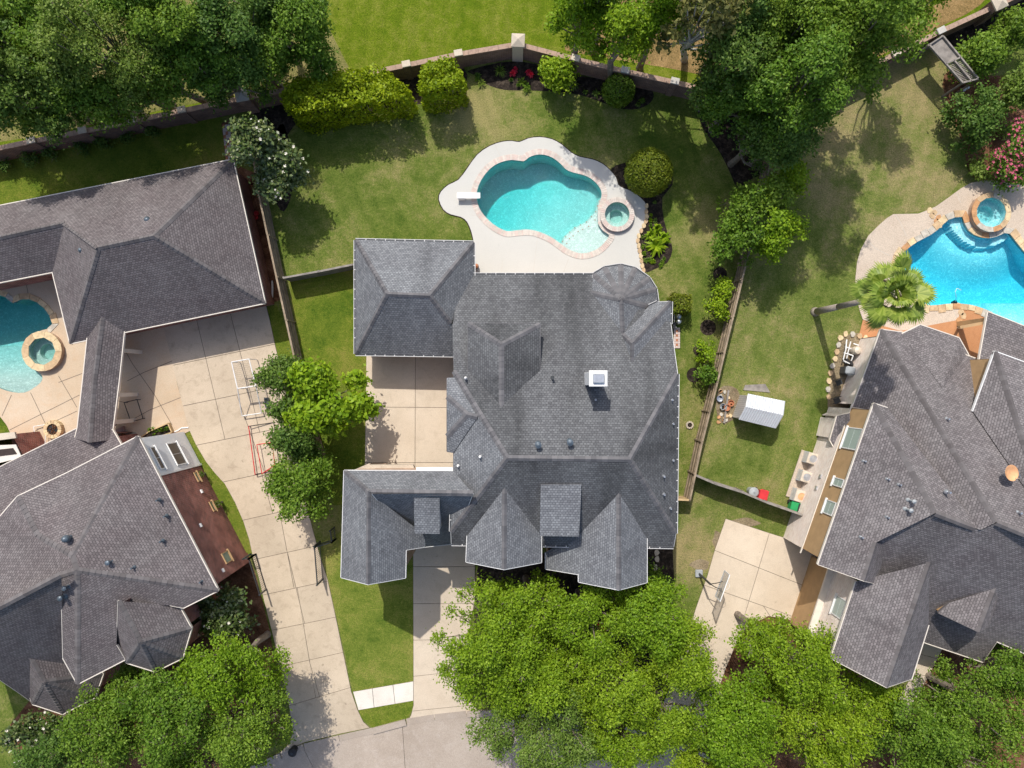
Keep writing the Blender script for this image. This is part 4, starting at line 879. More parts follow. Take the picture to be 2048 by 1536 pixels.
ROOFLOG['Rm'] = roof(HR, VRm, [['nw','_a1','_rk','pk','sw'], ['nw','_n','_v','_r2','_a1'], ['_rk','pk','_g1','_g2']], m_sh_r, m_cap_l, m_cream, m_brick_pale, upper=UP, wp=15., name='west_roof')[0]
VRs = {'_rk': (1753,1083,8.2,.5), '_a1': (1871,1027,8.85,1.), '_r2': (1949,1057,8.85,1.), '_v': (1962,1060,8.9,1.), '_t': (1993,1045,9.5,.3), '_tx': (2200,1131,9.5,.5), 'sx': (2200,1370,3.4,1.), 'e3': (1994,1283,3.6,.6), 'e2': (1966,1324,3.2,1.), 'e1': (1850,1285,3.4,1.), '_g': (1750,1250,4.4,.3)}
ROOFLOG['Rs'] = roof(HR, VRs, [['_rk','_a1','_r2','_v','_t','_tx','sx','e3','e2','e1','_g']], m_sh_r, m_cap_l, m_cream, m_brick_pale, wp=10., name='front_roof')[0]
zs_ = Plane(VRs, ROOFLOG['Rs'], ['_a1','_r2','sx','e2','e1'])
ridge_line(HR, P(1871,1026.5,ROOFLOG['Rm']['_a1']+.03), P(1949,1056.5,ROOFLOG['Rm']['_r2']+.03), m_cap_l); ridge_line(HR, P(1993,1045,ROOFLOG['Rr']['_t']), P(2200,1131,ROOFLOG['Rr']['_tx']), m_cap_l)
VRg = {'_g0': (1860,1125,8.3,1.), 'pk': (1773,1375,8.3), 'sw': (1662,1317,6.4), '_nw': (1712,1163,6.6,1.), 'se': (1823,1358,6.4,2.), '_ne': (1857,1250,6.4,1.)}
ROOFLOG['Rg'] = roof(HR, VRg, [['_g0','pk','sw','_nw'], ['_g0','pk','se','_ne']], m_sh_r, m_cap_l, m_cream, m_brick_pale, upper=None, wp=15., name='gable_roof')[0]
zd = zs_(1991,1177)
VRd = {'_r': (1991,1176,zd), 'pk': (1958,1264,zd), 'w': (1877,1226,zs_(1877,1226)+.9), '_wn': (1900,1205,zs_(1900,1205)), 'e': (1976,1253,zs_(1976,1253)+1.3), '_en': (1996,1190,zs_(1996,1190))}
roof(HR, VRd, [['_r','pk','w','_wn'], ['_r','pk','e','_en']], m_sh_r, m_cap_l, m_cap_l, m_tan, over=.12, base=2.6, gutter=False, name='dormer_roof')
VRe = {'nw': (1990,703,5.8), 'w': (1946,823,zn(1946,823)+.12), '_v': (2100,1050,zn(2100,1050)+.05), 'tx': (2200,1010,10.,.3), 'nx': (2200,780,5.8)}
ROOFLOG['Re'] = roof(HR, VRe, [['nw','w','_v'], ['nw','_v','tx','nx']], m_sh_r, m_cap_l, m_white, m_tan, name='north_roof', skip={frozenset(('w','_v'))})[0]
VRp = {'nw': (1976,624,3.3), 'sw': (1958,724,3.3,1.), '_s': (1992,760,4.4,.4), '_sx': (2200,830,4.4,.4), 'nx': (2200,712,3.3)}
roof(HR, VRp, [['nw','sw','_s','_sx','nx']], m_sh_r, m_cap_l, m_cream, m_brick_pale, walls=False, name='porch_roof')
MB().box((*P(1976,640,3.)[:2], 1.5), (.3, .3, 3.0)).build('porch_post', m_tan, HR)
MB().bar(P(1918,655,2.9), P(1972,645,2.9), .18, .25).build('pergola_beam', m_tan, HR); MB().tube(P(1918,655), P(1918,655,2.8), .09).build('pergola_post', m_cream, HR)
VRa = {'_n': (1700,826,3.6), 'n2': (1674,832,2.6), 'w': (1660,880,2.6), 's': (1676,909,2.6), '_s2': (1700,882,3.6)}
RaZ, RaW, _ = roof(HR, VRa, [['_n','n2','w','s','_s2']], m_sh_r, m_cap_l, m_cream, m_brick_pale, over=.15, wp=5., name='porch_roof')
# windows on the right house's side wall
RA, RB, Rn, Rd_ = wline((1748,807), (1636,1129), 6.4, (1800,1000), .32)
for pts in ([(1716,857),(1727,858),(1705,900)], [(1684,958),(1692,962),(1677,974)], [(1663,1003),(1675,1006),(1655,1029)]):
    s = [s_of(x, y, RA, Rd_, RB) for x, y in pts]
    window(HR, RA, RB, Rn, Rd_, min(q[0] for q in s), max(q[0] for q in s), 4.2 if pts[0][1] > 900 else 3.7, 5.5 if pts[0][1] > 900 else 5.6, 2, 1, m_glass, m_white)
for (x, y) in ((1642,953),(1634,976)):
    s0, z0 = s_of(x, y, RA, Rd_, RB); slab3(MB(), RA, RB, s0-.12, s0+.12, z0-.1, z0+.1, 0, .1, Rn, Rd_).build('wall_vent', m_metal, HR)
slab3(MB(), RA, RB, .0, (RB-RA).length, 3.12, 3.22, 0, .06, Rn, Rd_).build('belt_course', m_cream, HR)
GA, GB, Gn, Gd = wline((1712,1163), (1662,1317), 6.4, (1800,1250), .32)
s = [s_of(x, y, GA, Gd, GB) for x, y in ((1682,1205),(1690,1225))]; window(HR, GA, GB, Gn, Gd, s[0][0]-.3, s[0][0]+.9, 4.3, 5.6, 2, 1, m_glass, m_white)
slab3(MB(), GA, GB, .0, (GB-GA).length, .0, 2.9, 0, .25, Gn, Gd).build('garage_wall', m_tan, HR)
slab3(MB(), GA, GB, .0, (GB-GA).length, 2.9, 3.05, 0, .4, Gn, Gd).build('ledge', m_cream, HR)
# ------------------------------------------------------------------ trees and shrubs: leaf-sized faces through the crown's volume
def leaf_mesh(name, C, Nn, size, mat, rng, aspect=.58, spread=.35):
    """C centres, Nn normals -> one mesh of small folded leaf faces"""
    n = len(C); t = rng.normal(size=(n, 3)); u = np.cross(Nn, t); u /= np.linalg.norm(u, axis=1, keepdims=True)+1e-9; v = np.cross(Nn, u)
    s = (size*rng.uniform(1-spread, 1+spread, n))[:, None]; w = s*aspect
    V = np.empty((n, 4, 3)); V[:, 0] = C - u*s*.5; V[:, 1] = C - v*w*.5 + Nn*s*.07; V[:, 2] = C + u*s*.5 - Nn*s*.08; V[:, 3] = C + v*w*.5 + Nn*s*.07
    me = bpy.data.meshes.new(name); me.vertices.add(n*4); me.vertices.foreach_set('co', V.reshape(-1).astype(np.float32))
    me.loops.add(n*4); me.loops.foreach_set('vertex_index', np.arange(n*4, dtype=np.int32))
    me.polygons.add(n); me.polygons.foreach_set('loop_start', np.arange(0, n*4, 4, dtype=np.int32)); me.polygons.foreach_set('loop_total', np.full(n, 4, dtype=np.int32))
    me.materials.append(mat); me.update(calc_edges=True); return me
def unit(rng, n):
    d = rng.normal(size=(n, 3)); return d/np.linalg.norm(d, axis=1, keepdims=True)
def lobe_leaves(rng, lobes, dens, up=.35, fill=.35, twig=.22):
    """leaves gathered in twig clusters on the outside of each lobe, some inside"""
    Cs, Ns = [], []
    for (c_, r, flat) in lobes:
        a = 4*math.pi*r*r*.75; k = 13; ncl = max(5, int(a*dens/k))
        d = unit(rng, ncl); d[:, 2] = np.abs(d[:, 2])*.9 - .25*rng.random(ncl); d /= np.linalg.norm(d, axis=1, keepdims=True)
        rad = r*(1 - fill*rng.random(ncl)**2)*(1+.15*rng.normal(size=ncl))
        cc = np.array(c_) + d*rad[:, None]*np.array([1, 1, flat])
        off = rng.normal(size=(ncl, k, 3))*(twig*rng.uniform(.55, 1.25, (ncl, 1, 1)))*np.array([1, 1, .6])
        C = (cc[:, None, :]+off).reshape(-1, 3); D = np.repeat(d, k, 0)
        N_ = D*.55 + rng.normal(size=C.shape)*.55; N_[:, 2] += up; N_ /= np.linalg.norm(N_, axis=1, keepdims=True)
        Cs.append(C); Ns.append(N_)
    return np.concatenate(Cs), np.concatenate(Ns)
def tree(name, label, px, py, rx, ry, z0, z1, mat, seed, cat='tree', group=None, nl=None, dens=34, leafs=.185, lobe=.34, trunk=.22, base=None, rot=0., bark=None, flowers=None, gap=0., fl_n=60, up=.35, twig=.22, sub=None):
    """crown centre in the photo at mid-crown height; rx, ry photo px; z0..z1 crown heights; sub: extra lobe spots (px, py, r px, z)"""
    rng = np.random.default_rng(seed); zm = z0+(z1-z0)*.5; c0 = P(px, py, zm); k = GS*(1-zm/CAM_H); RX, RY, RZ = rx*k, ry*k, (z1-z0)/2
    g = P(*base) if base else Vector((c0.x, c0.y, 0)); root = thing(name, label, cat, (g.x, g.y, 0), group)
    rm = (RX+RY)/2; r0 = min(max(rm*lobe, .4), .72); nl = nl or max(9, int(2.25*(rm/r0)**2)); lobes = []; tries = 0
    while len(lobes) < nl and tries < 3000:
        tries += 1; f = math.sqrt(rng.random()); t = rng.random()*2*math.pi; ro = f*(1+.13*math.sin(3*t+seed)+.10*math.sin(5*t+2*seed)+.06*math.sin(9*t+seed))
        r = r0*rng.uniform(.5, 1.3)*(1.1-.4*f)
        x, y = ro*math.cos(t)*max(.1, RX-r*.7), ro*math.sin(t)*max(.1, RY-r*.7)
        z = z0 - zm + (z1-z0)*(.16+.50*math.sqrt(max(0, 1-f*f))+rng.uniform(-.22, .26))
        if rot: x, y = x*math.cos(rot)-y*math.sin(rot), x*math.sin(rot)+y*math.cos(rot)
        if any((x-l[0][0]+c0.x)**2+(y-l[0][1]+c0.y)**2+((z-l[0][2]+zm)*.8)**2 < (r*.7)**2 for l in lobes): continue
        if gap and rng.random() < gap: continue
        lobes.append(((c0.x+x, c0.y+y, zm+z), r, .75))
    for (sx, sy, sr, sz) in (sub or []): q = P(sx, sy, sz); lobes.append(((q.x, q.y, sz), sr*GS*(1-sz/CAM_H), .75))
    C, N_ = lobe_leaves(rng, lobes, dens*3.9, up+.3, twig=twig)
    C[:, 2] = np.maximum(C[:, 2], .08)
    obj('crown', leaf_mesh('crown', C, N_, leafs, mat, rng), root)
    tk = MB(); top = Vector((c0.x, c0.y, z0+(z1-z0)*.25)); mid = (Vector((g.x, g.y, 0))+top)/2 + Vector((rng.normal()*.15, rng.normal()*.15, 0))
    tk.path([Vector((g.x, g.y, -.1)), Vector((g.x, g.y, .25)), mid, top], trunk*1.25, 8, trunk*.7)
    for (cc, r, fl) in lobes:
        cc = Vector(cc); st = mid.lerp(top, rng.uniform(.2, 1)); kn = st.lerp(cc, .5)+Vector((rng.normal()*.2, rng.normal()*.2, .15))
        tk.path([st, kn, cc], trunk*.36, 5, trunk*.10)
        for _ in range(5):
            d = Vector(unit(rng, 1)[0]); d.z = abs(d.z)*.7; tk.tube(cc, cc+d*r*.93, trunk*.09, .010, 4, cap=False)
    tk.build('trunk', bark or m_bark, root)
    if flowers is not None:
        idx = rng.choice(len(C), fl_n); m = MB()
        for i in idx:
            p = Vector(C[i]); s = rng.uniform(.05, .11)
            if p.z < zm-.4*RZ: continue
            for a in range(6):
                t = a*1.047+rng.random(); d = Vector((math.cos(t), math.sin(t), .35)); e = Vector((-d.y, d.x, 0)); q = p+Vector((0, 0, .12))
                m.quad(q, q+d*s*.6+e*s*.35, q+d*s*1.1, q+d*s*.6-e*s*.35)
        m.build('blossoms', flowers, root, kind='stuff')
    return root
# --- wooded strip beyond the brick wall, left
for i, (x, y, rx, ry, z0, z1, m, lb) in enumerate([
    (-60, 110, 105, 120, 4, 12, m_lf_dark, 'dark tree cut off by the upper left edge of the frame'),
    (60, 165, 95, 85, 3.5, 10.5, m_lf_dark, 'dark leafy tree beyond the brick wall, second from the left edge'),
    (205, 95, 110, 95, 4, 12.5, m_lf_pale, 'pale olive feathery tree in the upper left wood'),
    (345, 65, 85, 80, 4, 12, m_lf_mid, 'mid green tree right of the pale olive tree in the upper left wood'),
    (190, 205, 75, 42, 3, 8.5, m_lf_mid, 'low tree overhanging the brick wall below the pale olive tree'),
    (330, 160, 85, 50, 3, 9, m_lf_mid, 'bushy tree close behind the brick wall, left of the corner pillar'),
    (465, 65, 95, 95, 3, 9.5, m_lf_dark, 'dark tree at the top between pale wood and park lawn'),
    (595, 75, 88, 82, 1.8, 7.5, m_lf_mid, 'dark tree at the edge of the park lawn, upper left of centre'),
    (450, 150, 75, 45, 2.4, 7.5, m_lf_dark, 'low dark tree behind the corner pillar of the brick wall'),
    (50, 232, 62, 32, 2.2, 6, m_lf_mid, 'small tree leaning over the brick wall at far left'),
    (40, 30, 60, 34, 3, 9, m_lf_mid, 'mid green tree beside the sandy path, upper left corner'),
    (120, 60, 80, 60, 4, 11.5, m_lf_mid, 'mid green tree between the sandy path and the pale olive tree'),
    (280, 10, 100, 50, 4, 12, m_lf_mid, 'green tree cut by the top edge above the pale olive tree'),
    (410, 130, 70, 60, 3, 9.5, m_lf_mid, 'mid green tree in the right half of the upper left wood'),
    (530, 10, 110, 45, 3, 9, m_lf_dark, 'dark tree cut by the top edge, left of the park lawn'),
    (125, 180, 70, 50, 3, 9, m_lf_mid, 'green tree before the pale olive one, near the wall'),
    (260, 170, 60, 50, 3, 8.5, m_lf_pale, 'small pale olive tree before the larger one'),
    (20, 105, 70, 60, 3, 10, m_lf_mid, 'green tree near the left edge below the sandy path'),
    (520, 125, 75, 55, 1.8, 7, m_lf_mid, 'dark tree above the corner pillar of the brick wall')]):
    gq = P(x, y, (z0+z1)/2); gx, gy = gq.x/GS+1024, 768-gq.y/GS; wy = 768-(768-(295.5-.207*gx))*.9635
    tree('tree', lb, x, y, rx, ry, z0, z1, m, 100+i, base=(gx, min(gy, wy-22)), group='trees in the upper left wood', dens=44, leafs=.185 if m is not m_lf_pale else .16, lobe=.30)
# --- wooded strip beyond the brick wall, right
for i, (x, y, rx, ry, z0, z1, m, lb, bs) in enumerate([
    (1165, 20, 78, 70, 3, 11, m_lf_lime, 'bright green tree at the top edge, right of the park lawn', None),
    (1255, 60, 62, 72, 3, 11, m_lf_lime, 'drooping bright green tree left of the yellow pine', None),
    (1215, -10, 80, 40, 3, 11, m_lf_mid, 'mid green tree at the very top, above the drooping one', None),
    (1400, 45, 82, 62, 5, 13, m_lf_pine, 'sparse yellow pine between the bright and dark trees at the top', (1368,120)),
    (1470, 110, 70, 95, 3.5, 12, m_lf_dark, 'tall dark tree right of the yellow pine', None),
    (1580, 60, 95, 85, 4, 13, m_lf_mid, 'broad green tree at the top, centre of the right wood', None),
    (1715, 75, 112, 108, 4, 15, m_lf_mid, 'large green tree hanging over the brick wall at upper right', None),
    (1600, 180, 118, 84, 3.5, 13.5, m_lf_mid, 'broad tree over the brick wall, above the fence line', None),
    (1475, 195, 85, 55, 2.5, 8.5, m_lf_mid, 'tree overhanging the back wall left of the fence line', None),
    (1570, 268, 82, 64, 2.5, 9, m_lf_dark, 'dark tree in the corner bed where fence meets wall', None),
    (1660, 10, 110, 60, 4, 13, m_lf_mid, 'green tree cut by the top edge in the right wood', None),
    (1330, 10, 70, 60, 4, 12, m_lf_lime, 'bright tree at the top edge behind the yellow pine', None),
    (1480, 20, 80, 60, 4, 12, m_lf_dark, 'dark tree at the top edge right of the yellow pine', None),
    (1840, -10, 80, 42, 4, 11, m_lf_lime, 'lime green tree at the top edge, left of the stone pillar', None)]):
    tree('tree', lb, x, y, rx, ry, z0, z1, m, 200+i, group='trees in the upper right wood', dens=(40 if m is not m_lf_pine else 13), leafs=.185 if m is not m_lf_pine else .3, lobe=.30, base=bs, bark=m_bark if m is not m_lf_pine else m_twig)
tree('tree', 'smaller dark tree in the shaded bed right of the back lawn', 1500, 290, 50, 60, 1.2, 6.5, m_lf_dark, 230, dens=22)
# --- row along the right fence
for i, (x, y, rx, ry, z0, z1, m, lb) in enumerate([
    (1575, 350, 42, 42, 1, 5.5, m_lf_lime, 'yellow-green tree at the top of the right fence row'),
    (1492, 415, 46, 48, 1, 6, m_lf_mid, 'bushy green tree in the fence row, nearest the clipped ball'),
    (1555, 468, 50, 42, 1, 6, m_lf_lime, 'light green tree leaning over the fence onto the right lawn'),
    (1480, 485, 46, 50, .8, 5.5, m_lf_mid, 'green tree in the fence row, its lower left'),
    (1535, 400, 50, 40, 1, 6, m_lf_mid, 'green tree in the middle of the right fence row')]):
    tree('tree', lb, x, y, rx, ry, z0, z1, m, 300+i, group='trees along the right fence', dens=34, leafs=.2, trunk=.1, lobe=.36)
for i, (x, y, r, lb) in enumerate([(1443,582,25,'light green shrub below the fence row trees, uppermost of four'),(1436,622,26,'light green shrub in a mulch ring by the fence, second of four'),(1413,702,22,'light green shrub in a mulch ring by the fence, third of four'),(1410,745,22,'light green shrub by the fence, lowest of four')]):
    tree('shrub', lb, x, y, r, r, .3, 2.2, m_lf_lime if i < 3 else m_lf_mid, 320+i, 'shrub', 'shrubs in rings along the right fence', dens=42, leafs=.16, trunk=.04, nl=7, twig=.14, lobe=.4)
# --- front oaks
for i, (x, y, rx, ry, z0, z1, m, lb, ds) in enumerate([
    (1000, 1300, 140, 150, 3.0, 9.5, m_lf_oak, 'big light green oak shading the front drive of the centre house', 34),
    (1085, 1458, 135, 92, 3.0, 8.5, m_lf_pale, 'feathery olive-toned oak over the street at bottom centre', 36),
    (1175, 1240, 92, 78, 3.0, 8.5, m_lf_oak, 'bright oak close below the centre house entry', 34),
    (1310, 1235, 95, 72, 3.0, 8.5, m_lf_oak, 'bright oak reaching towards the right driveway and hoop', 34),
    (1225, 1370, 105, 95, 3.0, 9, m_lf_oak, 'bright oak in the middle of the front tree group', 34),
    (1370, 1320, 75, 80, 3.0, 8.5, m_lf_oak, 'bright oak beside the mouth of the right driveway', 34),
    (1250, 1490, 85, 50, 2.5, 7, m_lf_oak, 'low green tree at the street edge, bottom centre', 34),
    (1470, 1440, 115, 110, 3.0, 9, m_lf_oak, 'bright oak at the bottom, left of the right front group', 34),
    (1610, 1330, 95, 85, 3.0, 9.5, m_lf_oak, 'bright oak nearest the right house garage gable', 34),
    (1640, 1460, 105, 90, 3.0, 9.5, m_lf_oak, 'bright oak at the bottom edge below the right house', 34),
    (1830, 1470, 90, 85, 2.5, 8.5, m_lf_mid, 'darker green oak at the bottom, right of the bright ones', 34),
    (1970, 1430, 110, 85, 2.5, 9, m_lf_mid, 'darker green oak in the lower right corner', 34),
    (2010, 1345, 60, 45, 2, 7, m_lf_mid, 'small green tree at the right edge by the front gable', 34),
    (1930, 1540, 120, 50, 2.5, 8.5, m_lf_mid, 'green tree cut by the bottom edge, lower right', 34),
    (1530, 1285, 62, 50, 2.5, 8, m_lf_oak, 'bright oak at the curve of the right driveway', 34),
    (1090, 1350, 75, 70, 3.0, 9, m_lf_oak, 'bright oak between the drive oak and the middle of the front group', 34),
    (1055, 1205, 78, 58, 2.8, 8, m_lf_oak, 'bright oak touching the left front gable of the centre house', 34),
    (1730, 1400, 70, 60, 2.5, 8, m_lf_oak, 'bright oak tucked below the right house front gable', 34),
    (1330, 1435, 78, 70, 2.5, 7.5, m_lf_oak, 'bright oak at the kerb right of the middle oak', 34),
    (1420, 1560, 110, 50, 2.5, 8.5, m_lf_oak, 'bright oak cut by the bottom edge, right of the street', 34)]):
    tree('oak_tree', lb, x, y, rx, ry, z0, z1, m, 400+i, 'oak', 'oaks in the front yards', dens=ds*1.15, leafs=.155 if m is not m_lf_pale else .14, lobe=.30)
# --- lower left group
for i, (x, y, rx, ry, z0, z1, m, lb) in enumerate([
    (470, 1335, 115, 85, 2.8, 8.5, m_lf_oak, 'bright oak beside the left driveway, lower left'),
    (500, 1450, 92, 85, 2.8, 8.5, m_lf_mid, 'green oak at the foot of the left driveway'),
    (340, 1420, 110, 95, 2.8, 9, m_lf_mid, 'green oak below the left house bay'),
    (215, 1460, 100, 85, 2.8, 8.5, m_lf_mid, 'green oak at the bottom, left of its neighbour'),
    (110, 1500, 75, 60, 2.5, 8, m_lf_dark, 'darker oak near the lower left corner'),
    (400, 1540, 110, 45, 2.5, 8, m_lf_mid, 'oak cut by the bottom edge beside the left kerb'),
    (270, 1365, 50, 45, 2, 5.5, m_lf_mid, 'small tree close under the left house bay')]):
    tree('oak_tree', lb, x, y, rx, ry, z0, z1, m, 500+i, 'oak', 'oaks before the left house', dens=34, leafs=.155, lobe=.30)
# --- magnolias
tree('magnolia_tree', 'magnolia with white blossoms beside the left garage roof', 515, 285, 42, 52, 1.5, 7, m_lf_gloss, 601, 'magnolia', dens=46, leafs=.24, flowers=m_fl_white, fl_n=90, sub=[(560,320,32,4),(575,350,28,3),(545,365,30,3.5),(480,300,16,6)])
tree('magnolia_tree', 'magnolia with white blossoms at the corner of the left house', 445, 1225, 62, 48, 1, 5, m_lf_gloss, 602, 'magnolia', dens=34, leafs=.24, flowers=m_fl_white, fl_n=60)
tree('magnolia_tree', 'grey-green magnolia with white blossoms in the lower left corner', 75, 1475, 52, 50, 1, 5, m_lf_gloss, 603, 'magnolia', dens=28, leafs=.22, flowers=m_fl_white, fl_n=60)
# --- trees between left driveway and fence
tree('tree', 'bright lime tree between the fence and the centre motor court', 650, 800, 82, 78, 1.6, 6.8, m_lf_lime, 611, dens=40, leafs=.3, nl=22, trunk=.14)
for i, (x, y, rx, ry, z1, lb) in enumerate([(555,750,42,40,4.5,'dark green tree by the left driveway, uppermost of the row'),(590,880,52,42,4.5,'dark green tree by the left driveway, just below the lime tree'),(605,975,64,72,5.5,'dark green tree by the left driveway, largest and lowest of the row'),(568,815,36,34,4,'dark green tree by the left driveway, left of the lime tree')]):
    tree('tree', lb, x, y, rx, ry, .8, z1, m_lf_dark if i != 2 else m_lf_mid, 620+i, group='trees between left driveway and fence', dens=40, leafs=.19, trunk=.09)
# --- right garden shrubs
for i, (x, y, rx, ry, z1, m, lb) in enumerate([(1965,110,46,52,4,m_lf_mid,'green shrub right of the wooden swing frame'),(1955,235,52,62,3.5,m_lf_dark,'dark green shrub in the right garden bed above the pink bush'),(2040,190,40,60,4,m_lf_pale,'pale green shrub at the right edge above the pink bush'),(2045,60,50,40,4,m_lf_mid,'green shrub in the upper right corner')]):
    tree('shrub', lb, x, y, rx, ry, .3, z1, m, 640+i, 'shrub', 'shrubs in the right garden bed', dens=34, leafs=.2, trunk=.06)
tree('shrub', 'pink flowering shrub at the right edge above the blue pool', 2030, 320, 46, 62, .3, 3.2, m_lf_mid, 650, 'shrub', dens=30, leafs=.18, trunk=.05, flowers=m_fl_pink, fl_n=900)
tree('shrub', 'small grey-green shrub beside the right pool deck', 1960, 343, 24, 20, .1, 1.2, m_lf_pale, 651, 'shrub', dens=30, leafs=.18, trunk=.03)
for i, (x, y, r, lb) in enumerate([(1890,1355,14,'small round green shrub beside the right front walk, upper'),(1878,1380,14,'small round green shrub beside the right front walk, lower')]):
    tree('shrub', lb, x, y, r, r, .1, 1.1, m_lf_mid, 660+i, 'shrub', dens=40, leafs=.15, trunk=.03, nl=6, twig=.12)
tree('shrub', 'leafy shrub at the right front corner of the centre house', 1312, 1155, 22, 26, .2, 1.6, m_lf_mid, 662, 'shrub', dens=34, leafs=.18, trunk=.03)
# --- clipped hedges and balls
def clipped(name, label, shape, mat, seed, leafs=.17, dens=70, group=None, jig=.09, cat='hedge'):
    """shape(rng, n) -> points, normals on a clipped surface"""
    rng = np.random.default_rng(seed); C, N_, ctr, core = shape(rng)
    root = thing(name, label, cat, ctr, group); C = C + rng.normal(size=C.shape)*jig; C[:, 2] = np.maximum(C[:, 2], .05)
    N_ = N_ + rng.normal(size=N_.shape)*.55; N_ /= np.linalg.norm(N_, axis=1, keepdims=True)
    obj('foliage', leaf_mesh('foliage', C, N_, leafs, mat, rng), root); core.build('stems', m_bark, root); return root
def ball(px, py, rp, z, dens, sz=1.):
    def f(rng):
        c_ = P(px, py, z); r = rp*GS*(1-z/CAM_H); n = int(4*math.pi*r*r*dens); d = unit(rng, n); C = np.array(c_)+d*r*np.array([1, 1, sz])*(1-.12*rng.random((n, 1)))
        k = C[:, 2] > .05
        core = MB()
        for a in range(7):
            t = a*.9; core.tube((c_.x, c_.y, 0), (c_.x+r*.6*math.cos(t), c_.y+r*.6*math.sin(t), c_.z+r*.3*sz), .05, .02, 5)
        return C[k], d[k], Vector((c_.x, c_.y, 0)), core
    return f
def hedge(poly, z1, dens, lump=.38):
    def f(rng):
        top = [Vector(p[:2]) for p in PL2(poly, z1)]; Cs, Ns = [], []; xs = [p.x for p in top]; ys = [p.y for p in top]; A = abs(area2(top))/2
        n = int(A*dens*1.3); k = 0; pts = []
        while k < n:
            q = (rng.uniform(min(xs), max(xs)), rng.uniform(min(ys), max(ys)))
            if inside(q, top): pts.append(q); k += 1
        pts = np.array(pts); h = z1 + lump*(np.sin(pts[:, 0]*2.6+1.3*np.sin(pts[:, 1]*2.1))*np.cos(pts[:, 1]*2.9+pts[:, 0]*.8)) - .5*rng.random(n)**3
        Cs.append(np.column_stack([pts, h])); Ns.append(np.tile([0, 0, 1.], (n, 1)))
        L = top if area2(top) > 0 else top[::-1]
        for i in range(len(L)):
            a, b = L[i], L[(i+1) % len(L)]; l = (b-a).length; m = int(l*z1*dens); t = rng.random(m); zz = rng.random(m)*z1; nn = np.array([(b-a).y, -(b-a).x, 0])/l
            Cs.append(np.column_stack([a.x+(b.x-a.x)*t, a.y+(b.y-a.y)*t, zz])+nn*(.2*np.sin(t*l*2.1+i)*np.cos(zz*2.3)-.12*(zz/z1)**3)[:, None]); Ns.append(np.tile(nn, (m, 1)))
        core = MB(); ce = sum(top, Vector((0, 0)))/len(top)
        for a in range(24):
            q = pts[rng.integers(n)]; core.tube((q[0]*.9+ce.x*.1, q[1]*.9+ce.y*.1, 0), (q[0], q[1], z1*.85), .04, .015, 5)
        return np.concatenate(Cs), np.concatenate(Ns), Vector((ce.x, ce.y, 0)), core
    return f
def PL2(pts, z): return [P(x, y, z) for x, y in pts]
clipped('hedge', 'long yellow-green clipped hedge against the brick wall', hedge([(562,188),(580,162),(640,148),(700,138),(770,135),(780,150),(800,168),(820,180),(812,190),(760,200),(700,208),(640,216),(600,222),(572,212)], 3.5, 150), m_lf_yel, 701, .2)
clipped('hedge', 'short yellow-green clipped hedge, right of the long one', hedge([(838,162),(850,128),(875,117),(905,118),(918,135),(926,158),(920,170),(870,178),(842,182)], 3.5, 150), m_lf_yel, 702, .2)
clipped('topiary_ball', 'large clipped green ball beside the pool deck', ball(1297, 345, 48, 1.5, 330, .95), m_lf_box, 703, .13, jig=.03, cat='topiary')
clipped('topiary_ball', 'dark round clipped bush in the bed below the brick wall', ball(1237, 181, 32, 1.0, 300, .95), m_lf_mid, 704, .13, jig=.05, cat='topiary')
tree('shrub', 'bright leafy bush in the bed near the stone pillar', 1113, 145, 38, 38, .2, 2.6, m_lf_lime, 705, 'shrub', dens=48, leafs=.22, trunk=.05, nl=14)
clipped('hedge', 'boxy clipped hedge at the right wall of the centre house', hedge([(1346,590),(1385,588),(1386,620),(1348,624)], 1.7, 200, .05), m_lf_box, 706, .14, jig=.05)
# --- small bed plants
def rosette(name, label, px, py, r, n, mat, seed, h=.35, group=None, cat='plant', w=.05):
    rng = random.Random(seed); g = P(px, py); root = thing(name, label, cat, g, group); m = MB()
    for i in range(n):
        a = 2*math.pi*i/n*1.0 + rng.uniform(-.3, .3); L_ = r*rng.uniform(.65, 1.1); d = Vector((math.cos(a), math.sin(a), 0)); e = Vector((-d.y, d.x, 0)); up = rng.uniform(.4, 1.1)*h
        p0, p1, p2 = g+Vector((0, 0, .03)), g+d*L_*.5+Vector((0, 0, up)), g+d*L_+Vector((0, 0, up*.5))
        m.quad(p0-e*w*.3, p0+e*w*.3, p1+e*w, p1-e*w); m.quad(p1-e*w, p1+e*w, p2+e*w*.15, p2-e*w*.15)
    m.build('leaves', mat, root); return root
rg_ = random.Random(5)
for i, (x, y, r, m, lb) in enumerate([(1312,492,.85,m_lf_lime,'broad bright sago palm in the bed beside the pool deck'),(1326,478,.6,m_lf_lime,'smaller bright sago palm above the broad one'),(1300,472,.5,m_lf_lime,'small bright sago palm left in the deck bed'),(1313,458,.4,m_lf_lime,'smallest bright sago palm at the top of the deck bed')]):
    rosette('sago_palm', lb, x, y, r, 26, m, 30+i, .5, 'sago palms in the deck bed', 'plant', .09)
for i in range(26):
    x, y = rg_.choice([(rg_.uniform(1283,1296), rg_.uniform(475,538)), (rg_.uniform(1296,1320), rg_.uniform(395,455)), (rg_.uniform(1296,1330), rg_.uniform(515,533))])
    rosette('bedding_plant', 'small leafy bedding plant in the dark bed beside the pool deck', x, y, rg_.uniform(.14, .24), 12, rg_.choice([m_lf_pale, m_lf_mid, m_lf_lime]), 60+i, .2, 'bedding plants beside the pool deck', w=.035)
